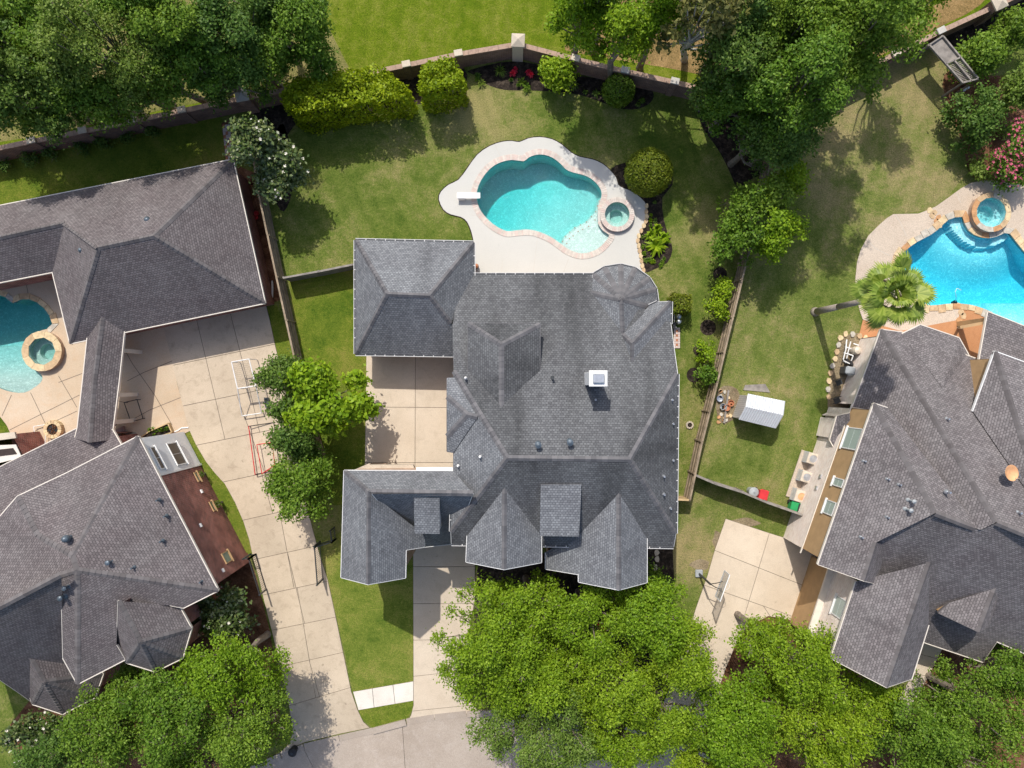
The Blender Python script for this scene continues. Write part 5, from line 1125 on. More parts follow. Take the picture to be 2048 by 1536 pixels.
for i in range(24):
    x = rg_.uniform(955, 1290); y = 150 + (x-955)*.12 + rg_.uniform(0, 26)
    if abs(x-1113) < 42 or abs(x-1237) < 36: continue
    rosette('bedding_plant', 'small leafy bedding plant in the bed below the brick wall', x, y, rg_.uniform(.18, .4), 14, rg_.choice([m_lf_pale, m_lf_mid, m_lf_dark]), 90+i, .3, 'bedding plants below the brick wall', w=.04)
for i, (x, y) in enumerate([(1030,142),(1057,147),(1062,152),(1026,150)]):
    rosette('flowering_plant', 'red-leaved flowering plant in the bed by the stone pillar', x, y, .28, 14, m_fl_red, 130+i, .4, 'red plants by the stone pillar', w=.06)
rosette('grass_clump', 'pale strappy grass clump at the foot of the bright leafy bush', 1148, 172, .45, 30, m_lf_pale, 140, .4, w=.03)
rosette('grass_clump', 'olive spiky clump left in the bed below the pillar', 1000, 145, .5, 30, m_lf_pale, 141, .5, w=.03)
for i, (x, y) in enumerate([(62,318),(105,308),(160,293),(205,285),(255,276),(305,262),(12,330)]):
    tree('shrub', 'small dark shrub in the shade below the left brick wall', x, y, 15, 9, .05, .9, m_lf_dark, 150+i, 'shrub', 'shrubs below the left brick wall', dens=36, leafs=.14, trunk=.02, nl=5, twig=.12)
# --- tall fan palm
pb = P(1630, 624); ph = 10.2; pt = P(1789, 588, ph)
pm = thing('fan_palm', 'tall fan palm leaning over the blue pool deck', 'palm', pb); rp = random.Random(9)
tk = MB(); ax = [Vector((pb.x, pb.y, -.1)), Vector((pb.x, pb.y, .35)), pb.lerp(pt, .35), pb.lerp(pt, .7), pt]
rr_ = [.36, .235, .19, .16, .14]
for i in range(4): tk.tube(ax[i], ax[i+1], rr_[i], rr_[i+1], 14)
tk.build('trunk', plain('palm_trunk', (.30, .255, .21, 1), .95, var=.25, vs=7, bmp=.6, bs=14), pm, smooth=True)
def frond(a, el, L_, mat):
    m = MB(); d = Vector((math.cos(a)*math.cos(el), math.sin(a)*math.cos(el), math.sin(el))); hub = pt+d*L_; tl = rp.uniform(-.45, .45); side = Vector((-math.sin(a)*math.cos(tl), math.cos(a)*math.cos(tl), math.sin(tl))); nn = d.cross(side).normalized()
    if nn.z < 0: nn = -nn
    m.path([pt+d*.1, pt+d*L_*.5+Vector((0, 0, .04)), hub], .025, 5, .015)
    k = 26; fr = rp.uniform(.85, 1.1)
    for i in range(k):
        t = (i/(k-1)-.5)*2*1.5; dd = (d*math.cos(t)+side*math.sin(t)); ll = fr*(1.05-.3*abs(t)/1.5)*rp.uniform(.92, 1.06); e = nn.cross(dd).normalized()
        dr = Vector((0, 0, -.18*ll)); w = .075; pk = .02*(-1)**i
        mid_ = hub+dd*ll*.55+nn*(.05+pk); tip = hub+dd*ll+dr
        m.quad(hub, mid_-e*w, mid_+e*w); m.quad(mid_-e*w, tip-e*.006, tip+e*.006, mid_+e*w)
    m.build('frond', mat, pm)
for i in range(16): frond(i*.3927*5+rp.uniform(-.12, .12), math.radians((24, -14, 6, -30)[i % 4]), rp.uniform(.8, 1.5), m_lf_palm)
for i in range(8): frond(i*.785+.3, math.radians((75, 52, 66, 45, 70, 48, 60, 55)[i]), rp.uniform(.3, .6), m_lf_palm)
dd_ = plain('dead_frond', (.19, .15, .09, 1), .9, var=.3)
for i in range(5): frond(i*1.3+.4, math.radians(-55), .9, dd_)
# ------------------------------------------------------------------ brick garden wall with capped piers
bw = thing('brick_wall', 'long brown brick wall with pale stone caps along the park', 'wall', WALL_G[9])
def wall_seg(A, B, h, t, mat, root):
    d = (B-A).normalized(); n = Vector((-d.y, d.x, 0))*t/2; L_ = (B-A).length; m = MB()
    for s in (1, -1):
        a, b = A+n*s, B+n*s; m.quad((a.x, a.y, -.1), (b.x, b.y, -.1), (b.x, b.y, h), (a.x, a.y, h), uv=[(0, 0), (L_, 0), (L_, h+.1), (0, h+.1)])
    m.build('wall_panel', mat, root)
    nb = max(1, int(L_/.62)); tt = t/2+.035
    for i in range(nb):                     # brick-on-edge coping
        a, b = A.lerp(B, i/nb)+d*.006, A.lerp(B, (i+1)/nb)-d*.006; nn = Vector((-d.y, d.x, 0))*tt
        MB().prism([a-nn, b-nn, b+nn, a+nn], h, h+.09).build('coping', m_cop_w, root)
m_cop_w = plain('wall_coping', (.34, .235, .175, 1), .9, var=.2, vs=6)
for i in range(len(WALL_G)-1): 
    A, B = Vector(WALL_G[i]), Vector(WALL_G[i+1]); A.z = B.z = 0; wall_seg(A, B, WALLZ-.09, .24, m_brick_wall, bw)
for i, p in enumerate(WALL_G[1:-1]):
    big = WALL_TOP[i+1] in ((489,195), (1036,88), (1989,13)); s = .72 if big else .42; h = 2.15 if big else 1.85
    q0, q1 = WALL_G[i], WALL_G[i+2]; rz = math.atan2((q1-q0).y, (q1-q0).x); cs, sn = math.cos(rz), math.sin(rz)
    dim = i in (4, 11, 12, 13, 14, 15, 17)
    pts = [Vector((p.x+x*cs-y*sn, p.y+x*sn+y*cs, 0)) for x, y in ((-s/2, -s/2), (s/2, -s/2), (s/2, s/2), (-s/2, s/2))]; m = MB()
    for k in range(4):
        a, b = pts[k], pts[(k+1) % 4]; m.quad((a.x, a.y, -.1), (b.x, b.y, -.1), (b.x, b.y, h), (a.x, a.y, h), uv=[(0, 0), (s, 0), (s, h), (0, h)])
    pier = m.build('pier', m_stonecap if WALL_TOP[i+1] == (1036,88) else m_brick_wall, bw)
    w = s/2+.07; capm = m_stonecap_dim if dim else m_stonecap; cb = MB()
    cb.box((p.x, p.y, h+.06), (2*w, 2*w*(.75 if not big else 1.), .12), rz); cb.build('pier_cap', capm, pier, bevel=.02)
    if big:
        m = MB(); bb = [Vector((p.x+x*cs-y*sn, p.y+x*sn+y*cs, h+.122)) for x, y in ((-w, -w), (w, -w), (w, w), (-w, w))]; ap = Vector((p.x, p.y, h+.34))
        for k in range(4): m.quad(bb[k], bb[(k+1) % 4], ap)
        m.build('pier_finial', capm, pier)

# ------------------------------------------------------------------ wooden fences: posts, rails, pickets
def fence(label, top, h, side, mat, mrail, kick=False):
    """top: photo points of the fence's top edge; side: +1 rails on the left of travel"""
    pts = [P(x, y, h) for x, y in top]; root = thing('wood_fence', label, 'fence', Vector((pts[0].x, pts[0].y, 0)))
    for i in range(len(pts)-1):
        A, B = Vector((pts[i].x, pts[i].y, 0)), Vector((pts[i+1].x, pts[i+1].y, 0)); L_ = (B-A).length; nb = max(1, round(L_/2.4)); d = (B-A).normalized(); n = Vector((-d.y, d.x, 0))*side; rz = math.atan2(d.y, d.x)
        for k in range(nb):
            a, b = A.lerp(B, k/nb), A.lerp(B, (k+1)/nb); l = (b-a).length; sec = thing_part('fence_panel', root, None)
            m = MB(); np_ = max(2, int(l/.145)); dh = R.uniform(-.05, .05)
            for j in range(np_):
                c_ = a.lerp(b, (j+.5)/np_); hj = h-.03+dh+R.uniform(-.015, .015)
                m.box((c_.x, c_.y, hj/2), (l/np_-.008, .018, hj), rz)
            pk = m.build('pickets', mat, root, kind='stuff')
            for z in ((.35, .95, h-.28) if not kick else (.18, .8, h-.25)):
                MB().bar(a+n*.045+Vector((0, 0, z)), b+n*.045+Vector((0, 0, z)), .045, .09).build('rail', mrail, root)
            MB().box((*(a+n*.06)[:2], h*.49), (.09, .09, h*.98), rz).build('post', mrail, root)
            MB().bar(a+Vector((0, 0, h+dh)), b+Vector((0, 0, h+dh)), .12, .035).build('top_rail', mrail, root)
def thing_part(*a): return None
fence('long wooden fence between the left driveway and the centre house', [(495,262),(503,300),(517,384),(535,470),(553,554),(572,640),(594,739),(606,800),(618,855),(634,905),(650,950)], 1.75, 1, m_wood, m_wood)
fence('wooden cross fence running to the centre garage corner', [(566,556),(637,543),(711,528)], 1.6, 1, m_wood_grey, m_wood_grey)
fence('long wooden fence between the centre house and the right lawn', [(1556,262),(1540,330),(1518,420),(1494,520),(1484,559),(1466,634),(1449,704),(1436,759),(1420,823),(1405,883),(1391,948),(1380,1000)], 1.75, -1, m_wood, m_wood)
fence('short wooden fence return at the centre house right corner', [(1380,1000),(1354,999)], 1.6, 1, m_wood_tan, m_wood_tan)
fence('wooden cross fence from the long fence to the right house', [(1390,950),(1429,967),(1486,985),(1536,1006),(1616,1034)], 1.75, 1, m_wood_grey, m_wood_grey)
# dark iron fence and gate beside the left drive
def ironfence(label, top, h, name='iron_fence', cat='fence'):
    pts = [P(x, y, h) for x, y in top]; root = thing(name, label, cat, Vector((pts[0].x, pts[0].y, 0)))
    for i in range(len(pts)-1):
        A, B = Vector((pts[i].x, pts[i].y, 0)), Vector((pts[i+1].x, pts[i+1].y, 0)); n = max(2, int((B-A).length/.13))
        for z in (.15, h-.15, h): MB().bar(A+Vector((0, 0, z)), B+Vector((0, 0, z)), .035, .035).build('rail', m_dark, root)
        m = MB()
        for k in range(n+1): c_ = A.lerp(B, k/n); m.box((c_.x, c_.y, h/2), (.02, .02, h))
        m.build('balusters', m_dark, root, kind='stuff')
        for c_ in (A, B): MB().box((c_.x, c_.y, h*.53), (.09, .09, h*1.06)).build('post', m_dark, root)
ironfence('black iron gate standing open beside the left driveway', [(628,1093),(634,1170)], 1.5, 'iron_gate', 'gate')
ironfence('black iron fence panel between driveway trees and centre wing', [(630,1095),(663,1085),(660,1062)], 1.2)
ironfence('black iron fence beside the left house at the driveway edge', [(486,1118),(497,1118),(519,1190)], 1.4)

# ------------------------------------------------------------------ roof fittings
def zray(px, py, zlist):
    return zlist
def turbine(px, py, z, label, s=.22):
    q = P(px, py, z); t = thing('roof_vent', label, 'roof vent', q)
    MB().tube(q-Vector((0, 0, .3)), q+Vector((0, 0, .18)), s*.6, s*.6, 16).build('collar', m_slate, t)
    m = MB(); m.lathe((q.x, q.y, q.z+.16), [(s*.55, 0), (s*.9, .08), (s, .2), (s*.85, .34), (s*.5, .43), (s*.12, .46)], 20); m.build('hood', m_slate, t, smooth=True)
turbine(302, 443, 4.95, 'round slate-blue vent on the left garage north slope'); turbine(171, 503, 4.75, 'round slate-blue vent on the left garage west slope', .19); turbine(140, 1075, 8.25, 'round slate-blue vent near the left main roof ridge')
def pipe(px, py, z, label, group, h=.35, r=.05, hood=False, mat=None, tall=False):
    q = P(px, py, z); t = thing('vent_pipe', label, 'vent pipe', q, group); mt = mat or m_metal
    MB().lathe((q.x, q.y, q.z-.12), [(r*2.4, 0), (r*2.0, .08), (r*1.2, .16)], 14).build('flashing', mt, t)
    MB().tube(q-Vector((0, 0, .2)), q+Vector((0, 0, h)), r, r, 10).build('pipe', mt, t)
    if hood: MB().lathe((q.x, q.y, q.z+h), [(r*2., 0), (r*2., .05), (r*.3, .14)], 12).build('hood', mt, t)
zR = lambda x, y: zr(x, y)
for (x, y) in ((1076,889),(1139,884)): pipe(x, y, zr(x, y), 'hooded metal flue near the centre ridge, %s of the pair' % ('left' if x < 1100 else 'right'), 'flues near the centre ridge', .5, .09, True, m_slate)
pipe(1105, 757, zr(1105,757), 'dark vent pipe between dormer and chimney on the centre roof', None, .45, .07, False, m_dark)
pipe(1191, 800, zr(1191,800), 'thin vent pipe in the chimney shadow', None, .25, .04)
for i, (x, y, lb) in enumerate([(1344,800,'topmost'),(1346,848,'second from top'),(1346,921,'third from top'),(1328,953,'fourth from top'),(1328,989,'fifth from top'),(1341,1017,'lowest')]):
    f = (x-1260)/92; pipe(x, y, 9.6-3.1*f, 'small vent pipe on the dark right slope of the centre roof, %s' % lb, 'pipes on the right slope', .22, .045)
pipe(931, 756, 7.0, 'small white vent pipe on the centre west slope, top', 'pipes on the west slope', .2, .04, mat=m_white); pipe(960, 914, 8.0, 'small white vent pipe on the centre west slope, right', 'pipes on the west slope', .2, .04, mat=m_white); pipe(916, 932, 6.9, 'small white vent pipe on the centre west slope, lowest', 'pipes on the west slope', .2, .04, mat=m_white)
for i, (x, y, z, lb) in enumerate([(317,1000,6.85,'top'),(332,1032,6.85,'second'),(324,1082,7.15,'third'),(267,1135,7.8,'fourth'),(403,1163,6.6,'at the corner')]): pipe(x, y, z, 'dark vent pipe on the left main east slope, %s' % lb, 'pipes on the left east slope', .28, .05, mat=m_slate)
for (x, y, z, dx, dy, lb) in ((224,1122,8.0,-14,8,'on the east slope'),(138,1172,8.35,-13,6,'on the front hip, upper'),(130,1192,8.2,-13,6,'on the front hip, lower')):
    q = P(x, y, z); t = thing('flue_pipe', 'bent slate-blue flue %s of the left main roof' % lb, 'flue'); t.location = q
    MB().lathe((q.x, q.y, q.z-.1), [(.2, 0), (.15, .1), (.08, .18)], 14).build('flashing', m_slate, t); top = q+Vector((0, 0, .4))
    MB().tube(q-Vector((0, 0, .2)), top, .06, .06, 10).build('pipe', m_slate, t); MB().lathe((top.x, top.y, top.z), [(.13, -.04), (.14, .1), (.05, .16)], 14).build('hood', m_slate, t)
zwest = Plane(VRm, ROOFLOG['Rm'], ['nw','_a1','_rk','pk','sw'])
for i, (x, y, lb) in enumerate([(1728,922,'topmost'),(1775,958,'upper middle'),(1798,969,'right of the upper middle one'),(1774,1034,'lower middle'),(1722,1074,'lowest')]): pipe(x, y, zwest(x, y), 'pale vent pipe on the right house west slope, %s' % lb, 'pipes on the right west slope', .25, .05)
for i, (x, y) in enumerate([(1818,1000),(1812,1018)]): pipe(x, y, zwest(x, y), 'capped pale flue on the right house west slope, %s of two' % ('upper','lower')[i], 'flues on the right west slope', .5, .06, True, m_grey)
for i, (x, y, z, lb) in enumerate([(1893,838,zn(1893,838),'near the rear bay'),(1895,984,8.6,'near the ridge'),(2036,1025,zn(2036,1025),'at the right edge')]): pipe(x, y, z, 'pale vent pipe on the right house roof %s' % lb, 'pipes on the right upper roof', .3, .06)
# satellite dish
zne = Plane(VRe, ROOFLOG['Re'], ['nw','w','_v']); zsd = max(zn(2005,950), zne(2005,950)); q = P(2005, 950, zsd); t = thing('satellite_dish', 'rust-stained satellite dish on the right house roof', 'satellite dish', q)
MB().path([q, q+Vector((.05, .0, .45)), q+Vector((.35, .15, .75))], .03).build('mast', m_metal, t)
M_ = Vector((.25, .15, 1)).to_track_quat('Z', 'Y').to_matrix(); dc = P(2023, 946, zsd+.85); m = MB(); n = 28
for k, (rr, zz) in enumerate(((0.02, -.09), (.2, -.07), (.34, -.02), (.43, .03), (.45, .035), (.45, .02), (.34, -.045), (.2, -.095), (.02, -.115))):
    for i in range(n): a = 2*math.pi*i/n; m.v.append(tuple(dc + M_ @ Vector((rr*math.cos(a), rr*1.05*math.sin(a), zz))))
    if k: 
        for i in range(n): j = (i+1) % n; m.f.append(((k-1)*n+i, (k-1)*n+j, k*n+j, k*n+i)); m.uv.append(None)
m.build('reflector', m_rust, t, smooth=True); MB().path([dc+M_ @ Vector((-.4, 0, 0)), dc+M_ @ Vector((-.35, 0, .35)), dc+M_ @ Vector((-.05, 0, .45))], .018).build('feed_arm', m_metal, t)

# ------------------------------------------------------------------ yard things
# shed
sa, sb, sc_, sd_ = P(1478,786,2.1), P(1549,800,2.1), P(1530,856,1.9), P(1460,838,1.9)
sh = thing('garden_shed', 'small white metal garden shed on the right lawn', 'shed', P(1500, 812))
cs0 = [P(1480,790), P(1545,803), P(1529,850), P(1464,834)]
m = MB()
for i in range(4): 
    A, B = cs0[i], cs0[(i+1) % 4]; m.quad((A.x, A.y, 0), (B.x, B.y, 0), (B.x, B.y, 1.85), (A.x, A.y, 1.85))
m.build('wall', plain('shed_metal', (.56, .57, .56, 1), .4, .3, var=.06), sh)
g0, g1_ = (cs0[0]+cs0[3])/2, (cs0[1]+cs0[2])/2; ex = (g1_-g0).normalized()*.12; r0_, r1_ = g0-ex+Vector((0, 0, 2.35)), g1_+ex+Vector((0, 0, 2.35))
ey = (cs0[0]-cs0[3]).normalized()*.1
for nm, (A, B) in (('roof_panel', (cs0[0]+ey, cs0[1]+ey)), ('roof_panel', (cs0[3]-ey, cs0[2]-ey))):
    k = 16; mm = MB(); A2, B2 = A-ex+Vector((0, 0, 1.85)), B+ex+Vector((0, 0, 1.85))
    for i in range(k):
        a0, a1 = A2.lerp(B2, i/k), A2.lerp(B2, (i+1)/k); b0, b1 = r0_.lerp(r1_, i/k), r0_.lerp(r1_, (i+1)/k); am, bm_ = (a0+a1)/2+Vector((0, 0, .035)), (b0+b1)/2+Vector((0, 0, .035))
        mm.quad(a0, am, bm_, b0); mm.quad(am, a1, b1, bm_)
    mm.build(nm, plain('shed_roof_metal', (.66, .68, .70, 1), .4, .35, var=.08), sh)
mm = MB(); mm.quad(Vector((cs0[0].x, cs0[0].y, 1.85)), Vector((cs0[3].x, cs0[3].y, 1.85)), g0+Vector((0, 0, 2.33))); mm.quad(Vector((cs0[1].x, cs0[1].y, 1.85)), Vector((cs0[2].x, cs0[2].y, 1.85)), g1_+Vector((0, 0, 2.33))); mm.build('gable', m_white, sh)
for k in range(12): 
    a = cs0[0].lerp(cs0[3], (k+.5)/12); MB().box((a.x-.012, a.y, .92), (.02, .05, 1.8), math.atan2(ey.y, ex.x)*0).build('rib', m_white, sh)
tag(MB().prism(PL([(1490,770),(1530,768),(1540,785),(1486,780)]), 0, .06).build('wood_pallet', m_wood_grey), 'low weathered timber step behind the metal shed', 'timber')
sheet('bare_patch', [(1436,778),(1462,772),(1480,790),(1465,840),(1440,845),(1432,815)], .011, m_earth, 2)
for i, (x, y, mt) in enumerate([(1438,797,m_metal),(1452,815,m_terracotta),(1460,806,m_terracotta),(1444,813,m_grey)]):
    t = thing('plant_pot', ['round metal tub beside the fence near the shed','terracotta pot beside the shed, lower','terracotta pot beside the shed, upper','grey pot among the stones beside the shed'][i], 'pot', P(x, y)); q = P(x, y)
    MB().lathe((q.x, q.y, 0), [(.14, 0), (.2, .24), (.22, .26), (.19, .26), (.17, .1)], 16).build('pot', mt, t)
for i in range(16):
    x, y = R.uniform(1436,1462), R.uniform(780,845); tag(MB().prism([P(x+R.uniform(2,5)*math.cos(a), y+R.uniform(2,5)*math.sin(a)) for a in [k*1.047 for k in range(6)]], 0, .1).build('stone', m_flag[i % 4]), 'loose buff stone on the bare ground between fence and shed', 'stone', 'stones between fence and shed')
tag(MB().bar(P(1456,780)+Vector((0, 0, .12)), P(1447,846)+Vector((0, 0, .12)), .12, .08).build('timber_plank', m_wood_grey), 'grey timber plank lying beside the metal shed', 'plank')
# air conditioners
pad = tag(MB().prism(PL([(1603,899),(1634,911),(1607,1000),(1571,992)]), 0, .09).build('equipment_pad', m_aggr), 'concrete pad under the three air conditioners', 'concrete pad')
for i, (x, y, lb) in enumerate([(1615,915,'top air conditioner on the pad beside the right house'),(1603,951,'middle air conditioner on the pad beside the right house'),(1592,989,'lowest air conditioner, with rust-brown fan, beside the right house')]):
    q = P(x, y); t = thing('air_conditioner', lb, 'air conditioner', (q.x, q.y, .09), 'air conditioners beside the right house'); s = .74 if i < 2 else .82
    MB().box((q.x, q.y, .09+.42), (s, s, .8), -.3).build('cabinet', m_ac, t, bevel=.04)
    for k in range(9): MB().box((q.x, q.y, .16+k*.08), (s+.02, s+.02, .02), -.3).build('louvre', m_grey, t)
    MB().lathe((q.x, q.y, .91), [(.29, 0), (.30, .03), (.26, .035), (.25, .0)], 24).build('fan_ring', m_ac, t)
    MB().lathe((q.x, q.y, .912), [(.25, 0), (.1, .02), (.04, .03)], 20).build('fan_grille', m_metal if i < 2 else m_rust, t)
# bins
def bin_(px, py, label, body, lid, rz, s=(.55, .6, .95), mark=False):
    q = P(px, py); t = thing('wheelie_bin', label, 'bin', q); b = MB(); cs, sn = math.cos(rz), math.sin(rz)
    lo = [(-s[0]*.42, -s[1]*.4), (s[0]*.42, -s[1]*.4), (s[0]*.42, s[1]*.4), (-s[0]*.42, s[1]*.4)]; hi = [(x*1.2, y*1.25) for x, y in lo]; tr = lambda x, y, z: (q.x+x*cs-y*sn, q.y+x*sn+y*cs, z)
    for k in range(4):
        k2 = (k+1) % 4; b.quad(tr(*lo[k], .05), tr(*lo[k2], .05), tr(*hi[k2], s[2]), tr(*hi[k], s[2]))
    b.build('body', body, t); MB().box(tr(0, .02, s[2]+.04), (s[0]*1.08, s[1]*1.08, .08), rz).build('lid', lid, t, bevel=.03)
    MB().bar(tr(-s[0]*.4, s[1]*.58, s[2]-.05), tr(s[0]*.4, s[1]*.58, s[2]-.05), .04, .04).build('handle', lid, t)
    for sx in (-1, 1): MB().tube(tr(sx*s[0]*.44, s[1]*.4, .12), tr(sx*s[0]*.52, s[1]*.4, .12), .12, .12, 12).build('wheel', m_black, t)
    return t
bin_(1517, 986, 'red wheeled bin on the right lawn by the cross fence', m_red, m_red, -.25)
q = P(1500, 981); t = thing('dustbin', 'round grey dustbin left of the red bin', 'bin', q); MB().lathe((q.x, q.y, 0), [(.25, 0), (.31, .75), (.33, .78), (.28, .82), (.06, .86)], 20).build('body', m_grey, t); MB().bar((q.x-.07, q.y, .9), (q.x+.07, q.y, .9), .03, .03).build('lid_handle', m_metal, t)
bin_(1586, 1012, 'green and black recycling crate below the lowest air conditioner', m_green, m_green, -.25, (.9, .6, .75)); 
tag(MB().box((*P(1592,1012)[:2], .86), (.42, .5, .04), -.25).build('bin_mat', m_black), 'black cover lying on the green crate', 'cover')
q = P(590, 1496); t = thing('dustbin', 'black bin at the street end of the left driveway', 'bin', q); MB().lathe((q.x, q.y, 0), [(.22, 0), (.28, .6), (.30, .62), (.24, .68), (.05, .72)], 18).build('body', m_black, t); MB().lathe((q.x, q.y, .72), [(.08, 0), (.08, .03)], 12).build('lid_knob', m_dark, t)
# basketball hoop, right drive
q = P(1397, 1146); t = thing('basketball_hoop', 'basketball hoop standing over the right driveway', 'basketball hoop', q)
MB().box((q.x, q.y, .1), (.5, .5, .2)).build('base', m_grey, t, bevel=.04)
tp = q+Vector((.15, -.1, 2.3)); bc = P(1444, 1171, 3.25); n_ = Vector((.94, -.34, 0)); sd2 = Vector((.34, .94, 0))
MB().path([q, tp], .07, 8).build('pole', m_dark, t)
for s in (-.25, .25): MB().path([tp, tp.lerp(bc, .5)+sd2*s*.6+Vector((0, 0, .1)), bc+sd2*s-n_*.05], .03).build('arm', m_dark, t)
bq = MB(); z0, z1 = bc.z-.53, bc.z+.53
def bb_(m, a, b, c_, e, th=.03):
    p = [bc+sd2*a+Vector((0, 0, c_)), bc+sd2*b+Vector((0, 0, c_)), bc+sd2*b+Vector((0, 0, e)), bc+sd2*a+Vector((0, 0, e))]; r_ = [v+n_*th for v in p]
    m.quad(*p); m.quad(*r_)
    for i in range(4): m.quad(p[i], p[(i+1) % 4], r_[(i+1) % 4], r_[i])
    return m
bb_(MB(), -.84, .84, -.5, .5, .02).build('backboard', m_board, t)
fb = MB(); bb_(fb, -.9, .9, .48, .56, .05); bb_(fb, -.9, .9, -.56, -.48, .05); bb_(fb, -.9, -.82, -.5, .5, .05); bb_(fb, .82, .9, -.5, .5, .05); fb.build('frame', m_white, t)
rc = bc+n_*.38+Vector((0, 0, -.35)); MB().path([rc+Vector((.23*math.cos(a), .23*math.sin(a), 0)) for a in [i*math.pi/8 for i in range(17)]], .012, 5).build('rim', m_white, t)
nt = MB()
for i in range(10):
    a = i*.628; nt.tube(rc+Vector((.22*math.cos(a), .22*math.sin(a), 0)), rc+Vector((.13*math.cos(a+.3), .13*math.sin(a+.3), -.4)), .006, .006, 4)
nt.build('net', m_white, t, kind='stuff')
# goals on the left drive
def frame_goal(name, label, cor, h, mat, r=.04, mats=None, cat='goal'):
    """open goal: cor = four ground px corners (front pair, back pair)"""
    g = [P(x, y) for x, y in cor]; t = thing(name, label, cat, sum(g, Vector())/4); up = Vector((0, 0, h))
    MB().path([g[0], g[0]+up], r).build('upright', mat, t); MB().path([g[1], g[1]+up], r).build('upright', mat, t); MB().path([g[0]+up, g[1]+up], r).build('crossbar', mat, t)
    for a, b in ((0, 3), (1, 2)): MB().path([g[a]+up, g[b]+Vector((0, 0, .05))], r*.8).build('side_bar', mats or mat, t); MB().path([g[a]+Vector((0, 0, .05)), g[b]+Vector((0, 0, .05))], r*.8).build('ground_bar', mats or mat, t)
    MB().path([g[2]+Vector((0, 0, .05)), g[3]+Vector((0, 0, .05))], r*.8).build('back_bar', mats or mat, t); return t
bk = thing('basketball_goal', 'white-framed rebound goal standing on the left driveway', 'goal', P(500, 775))
gA = [P(463,724,1.6), P(498,718,1.6), P(512,772,1.6), P(475,777,1.6)]; gB = [P(475,777,1.5), P(512,772,1.5), P(523,826,.4), P(484,832,.4)]
fr = MB()
for q4 in (gA, gB):
    for i in range(4): MB().path([q4[i], q4[(i+1) % 4]], .035).build('frame_bar', m_white, bk)
for p_ in gA[:2]+gB[2:]: MB().path([Vector((p_.x, p_.y, 0)), p_], .03).build('leg', m_white, bk)
for p_ in (gA[3], gA[2]): MB().path([Vector((p_.x, p_.y, 0)), p_], .03).build('leg', m_white, bk)
nt = MB()
for i in range(1, 14):
    a = i/14; nt.tube(gA[0].lerp(gA[1], a), gA[3].lerp(gA[2], a), .004, .004, 3, cap=False); nt.tube(gA[0].lerp(gA[3], a), gA[1].lerp(gA[2], a), .004, .004, 3, cap=False)
nt.build('net', m_dark, bk, kind='stuff')
fg = frame_goal('hockey_goal', 'red and black goal frame under the driveway trees', [(501,852),(514,948),(560,940),(548,845)], .35, m_red, .035, m_black)
fg2 = frame_goal('hockey_goal', 'small red goal lying beside the larger red frame', [(520,888),(530,945),(550,930),(545,885)], .6, m_red, .03)
tag(MB().prism(PL([(530,795),(539,795),(541,815),(533,815)]), 0, .25).build('goal_weight', m_dark), 'grey weight block beside the white rebound goal', 'weight')
# rebounder frame on the patio
rb = thing('rebounder', 'black rectangular frame standing on the left patio', 'goal frame', P(267, 820)); rc4 = [P(248,805,.5), P(274,799,.5), P(286,837,.3), P(262,844,.3)]
for i in range(4): MB().path([rc4[i], rc4[(i+1) % 4]], .03).build('frame_bar', m_black, rb)
for p_ in rc4: MB().path([Vector((p_.x, p_.y, .04)), p_], .025).build('leg', m_black, rb)
# fire pit, bench, planters on the left patio
q = P(112, 858); t = thing('fire_pit', 'round buff stone fire pit with lava rock on the left patio', 'fire pit', q)
for i in range(14):
    a0, a1 = i*.4488+.02, (i+1)*.4488-.02; MB().prism([(q.x+r*math.cos(a), q.y+r*math.sin(a)) for a, r in ((a0, .38), (a1, .38), (a1, .62), (a0, .62))], 0, .4, True).build('stone', m_flag[0 if i % 3 else 1], t)
MB().lathe((q.x, q.y, 0), [(.4, .1), (.39, .3)], 20).build('bowl', m_black, t)
lr = MB()
for i in range(40): a, r = R.uniform(0, 6.28), .36*math.sqrt(R.random()); lr.lathe((q.x+r*math.cos(a), q.y+r*math.sin(a), .3), [(.02, 0), (.05, .03), (.02, .07)], 6)
lr.build('lava_rock', m_mulch_red, t, kind='stuff')
fr = thing('training_goal', 'thin white goal frame lying beside the fire pit', 'goal frame', P(85, 870)); rc4 = [P(67,853,.3), P(93,849,.3), P(90,890,.3), P(74,893,.3)]
for i in range(4): MB().path([rc4[i], rc4[(i+1) % 4]], .025).build('frame_bar', m_white, fr)
pb_ = thing('planter_box', 'wooden raised planter with leafy greens beside the white siding', 'planter', P(320, 862)); pg = PL([(286,874),(306,861),(341,846),(349,864),(312,876)])
MB().prism(pg, 0, .30).build('soil', m_mulch, pb_)
for i in range(5): MB().bar(pg[i]+Vector((0, 0, .2)), pg[(i+1) % 5]+Vector((0, 0, .2)), .07, .4).build('board', m_wood_tan, pb_)
for i in range(9): x, y = R.uniform(300,340), R.uniform(856,870); rosette('seedling', 'small leafy seedling in the wooden raised planter', x, y, .22, 10, m_lf_mid, 700+i, .55, 'seedlings in the raised planter', w=.06)
q = P(236, 845); t = thing('kettle_grill', 'dark round kettle grill beside the breezeway', 'grill', q); MB().lathe((q.x, q.y, .5), [(.1, 0), (.3, .15), (.33, .28), (.3, .42), (.15, .52), (.03, .55)], 20).build('bowl', m_dark, t, smooth=True)
for a in (0, 2.1, 4.2): MB().tube((q.x+.25*math.cos(a), q.y+.25*math.sin(a), 0), (q.x+.1*math.cos(a), q.y+.1*math.sin(a), .55), .02).build('leg', m_dark, t)
tag(MB().prism(PL([(228,862),(250,852),(252,862),(230,866)]), 0, .25).build('brick_step', m_brick_red), 'low red brick step by the breezeway', 'step')
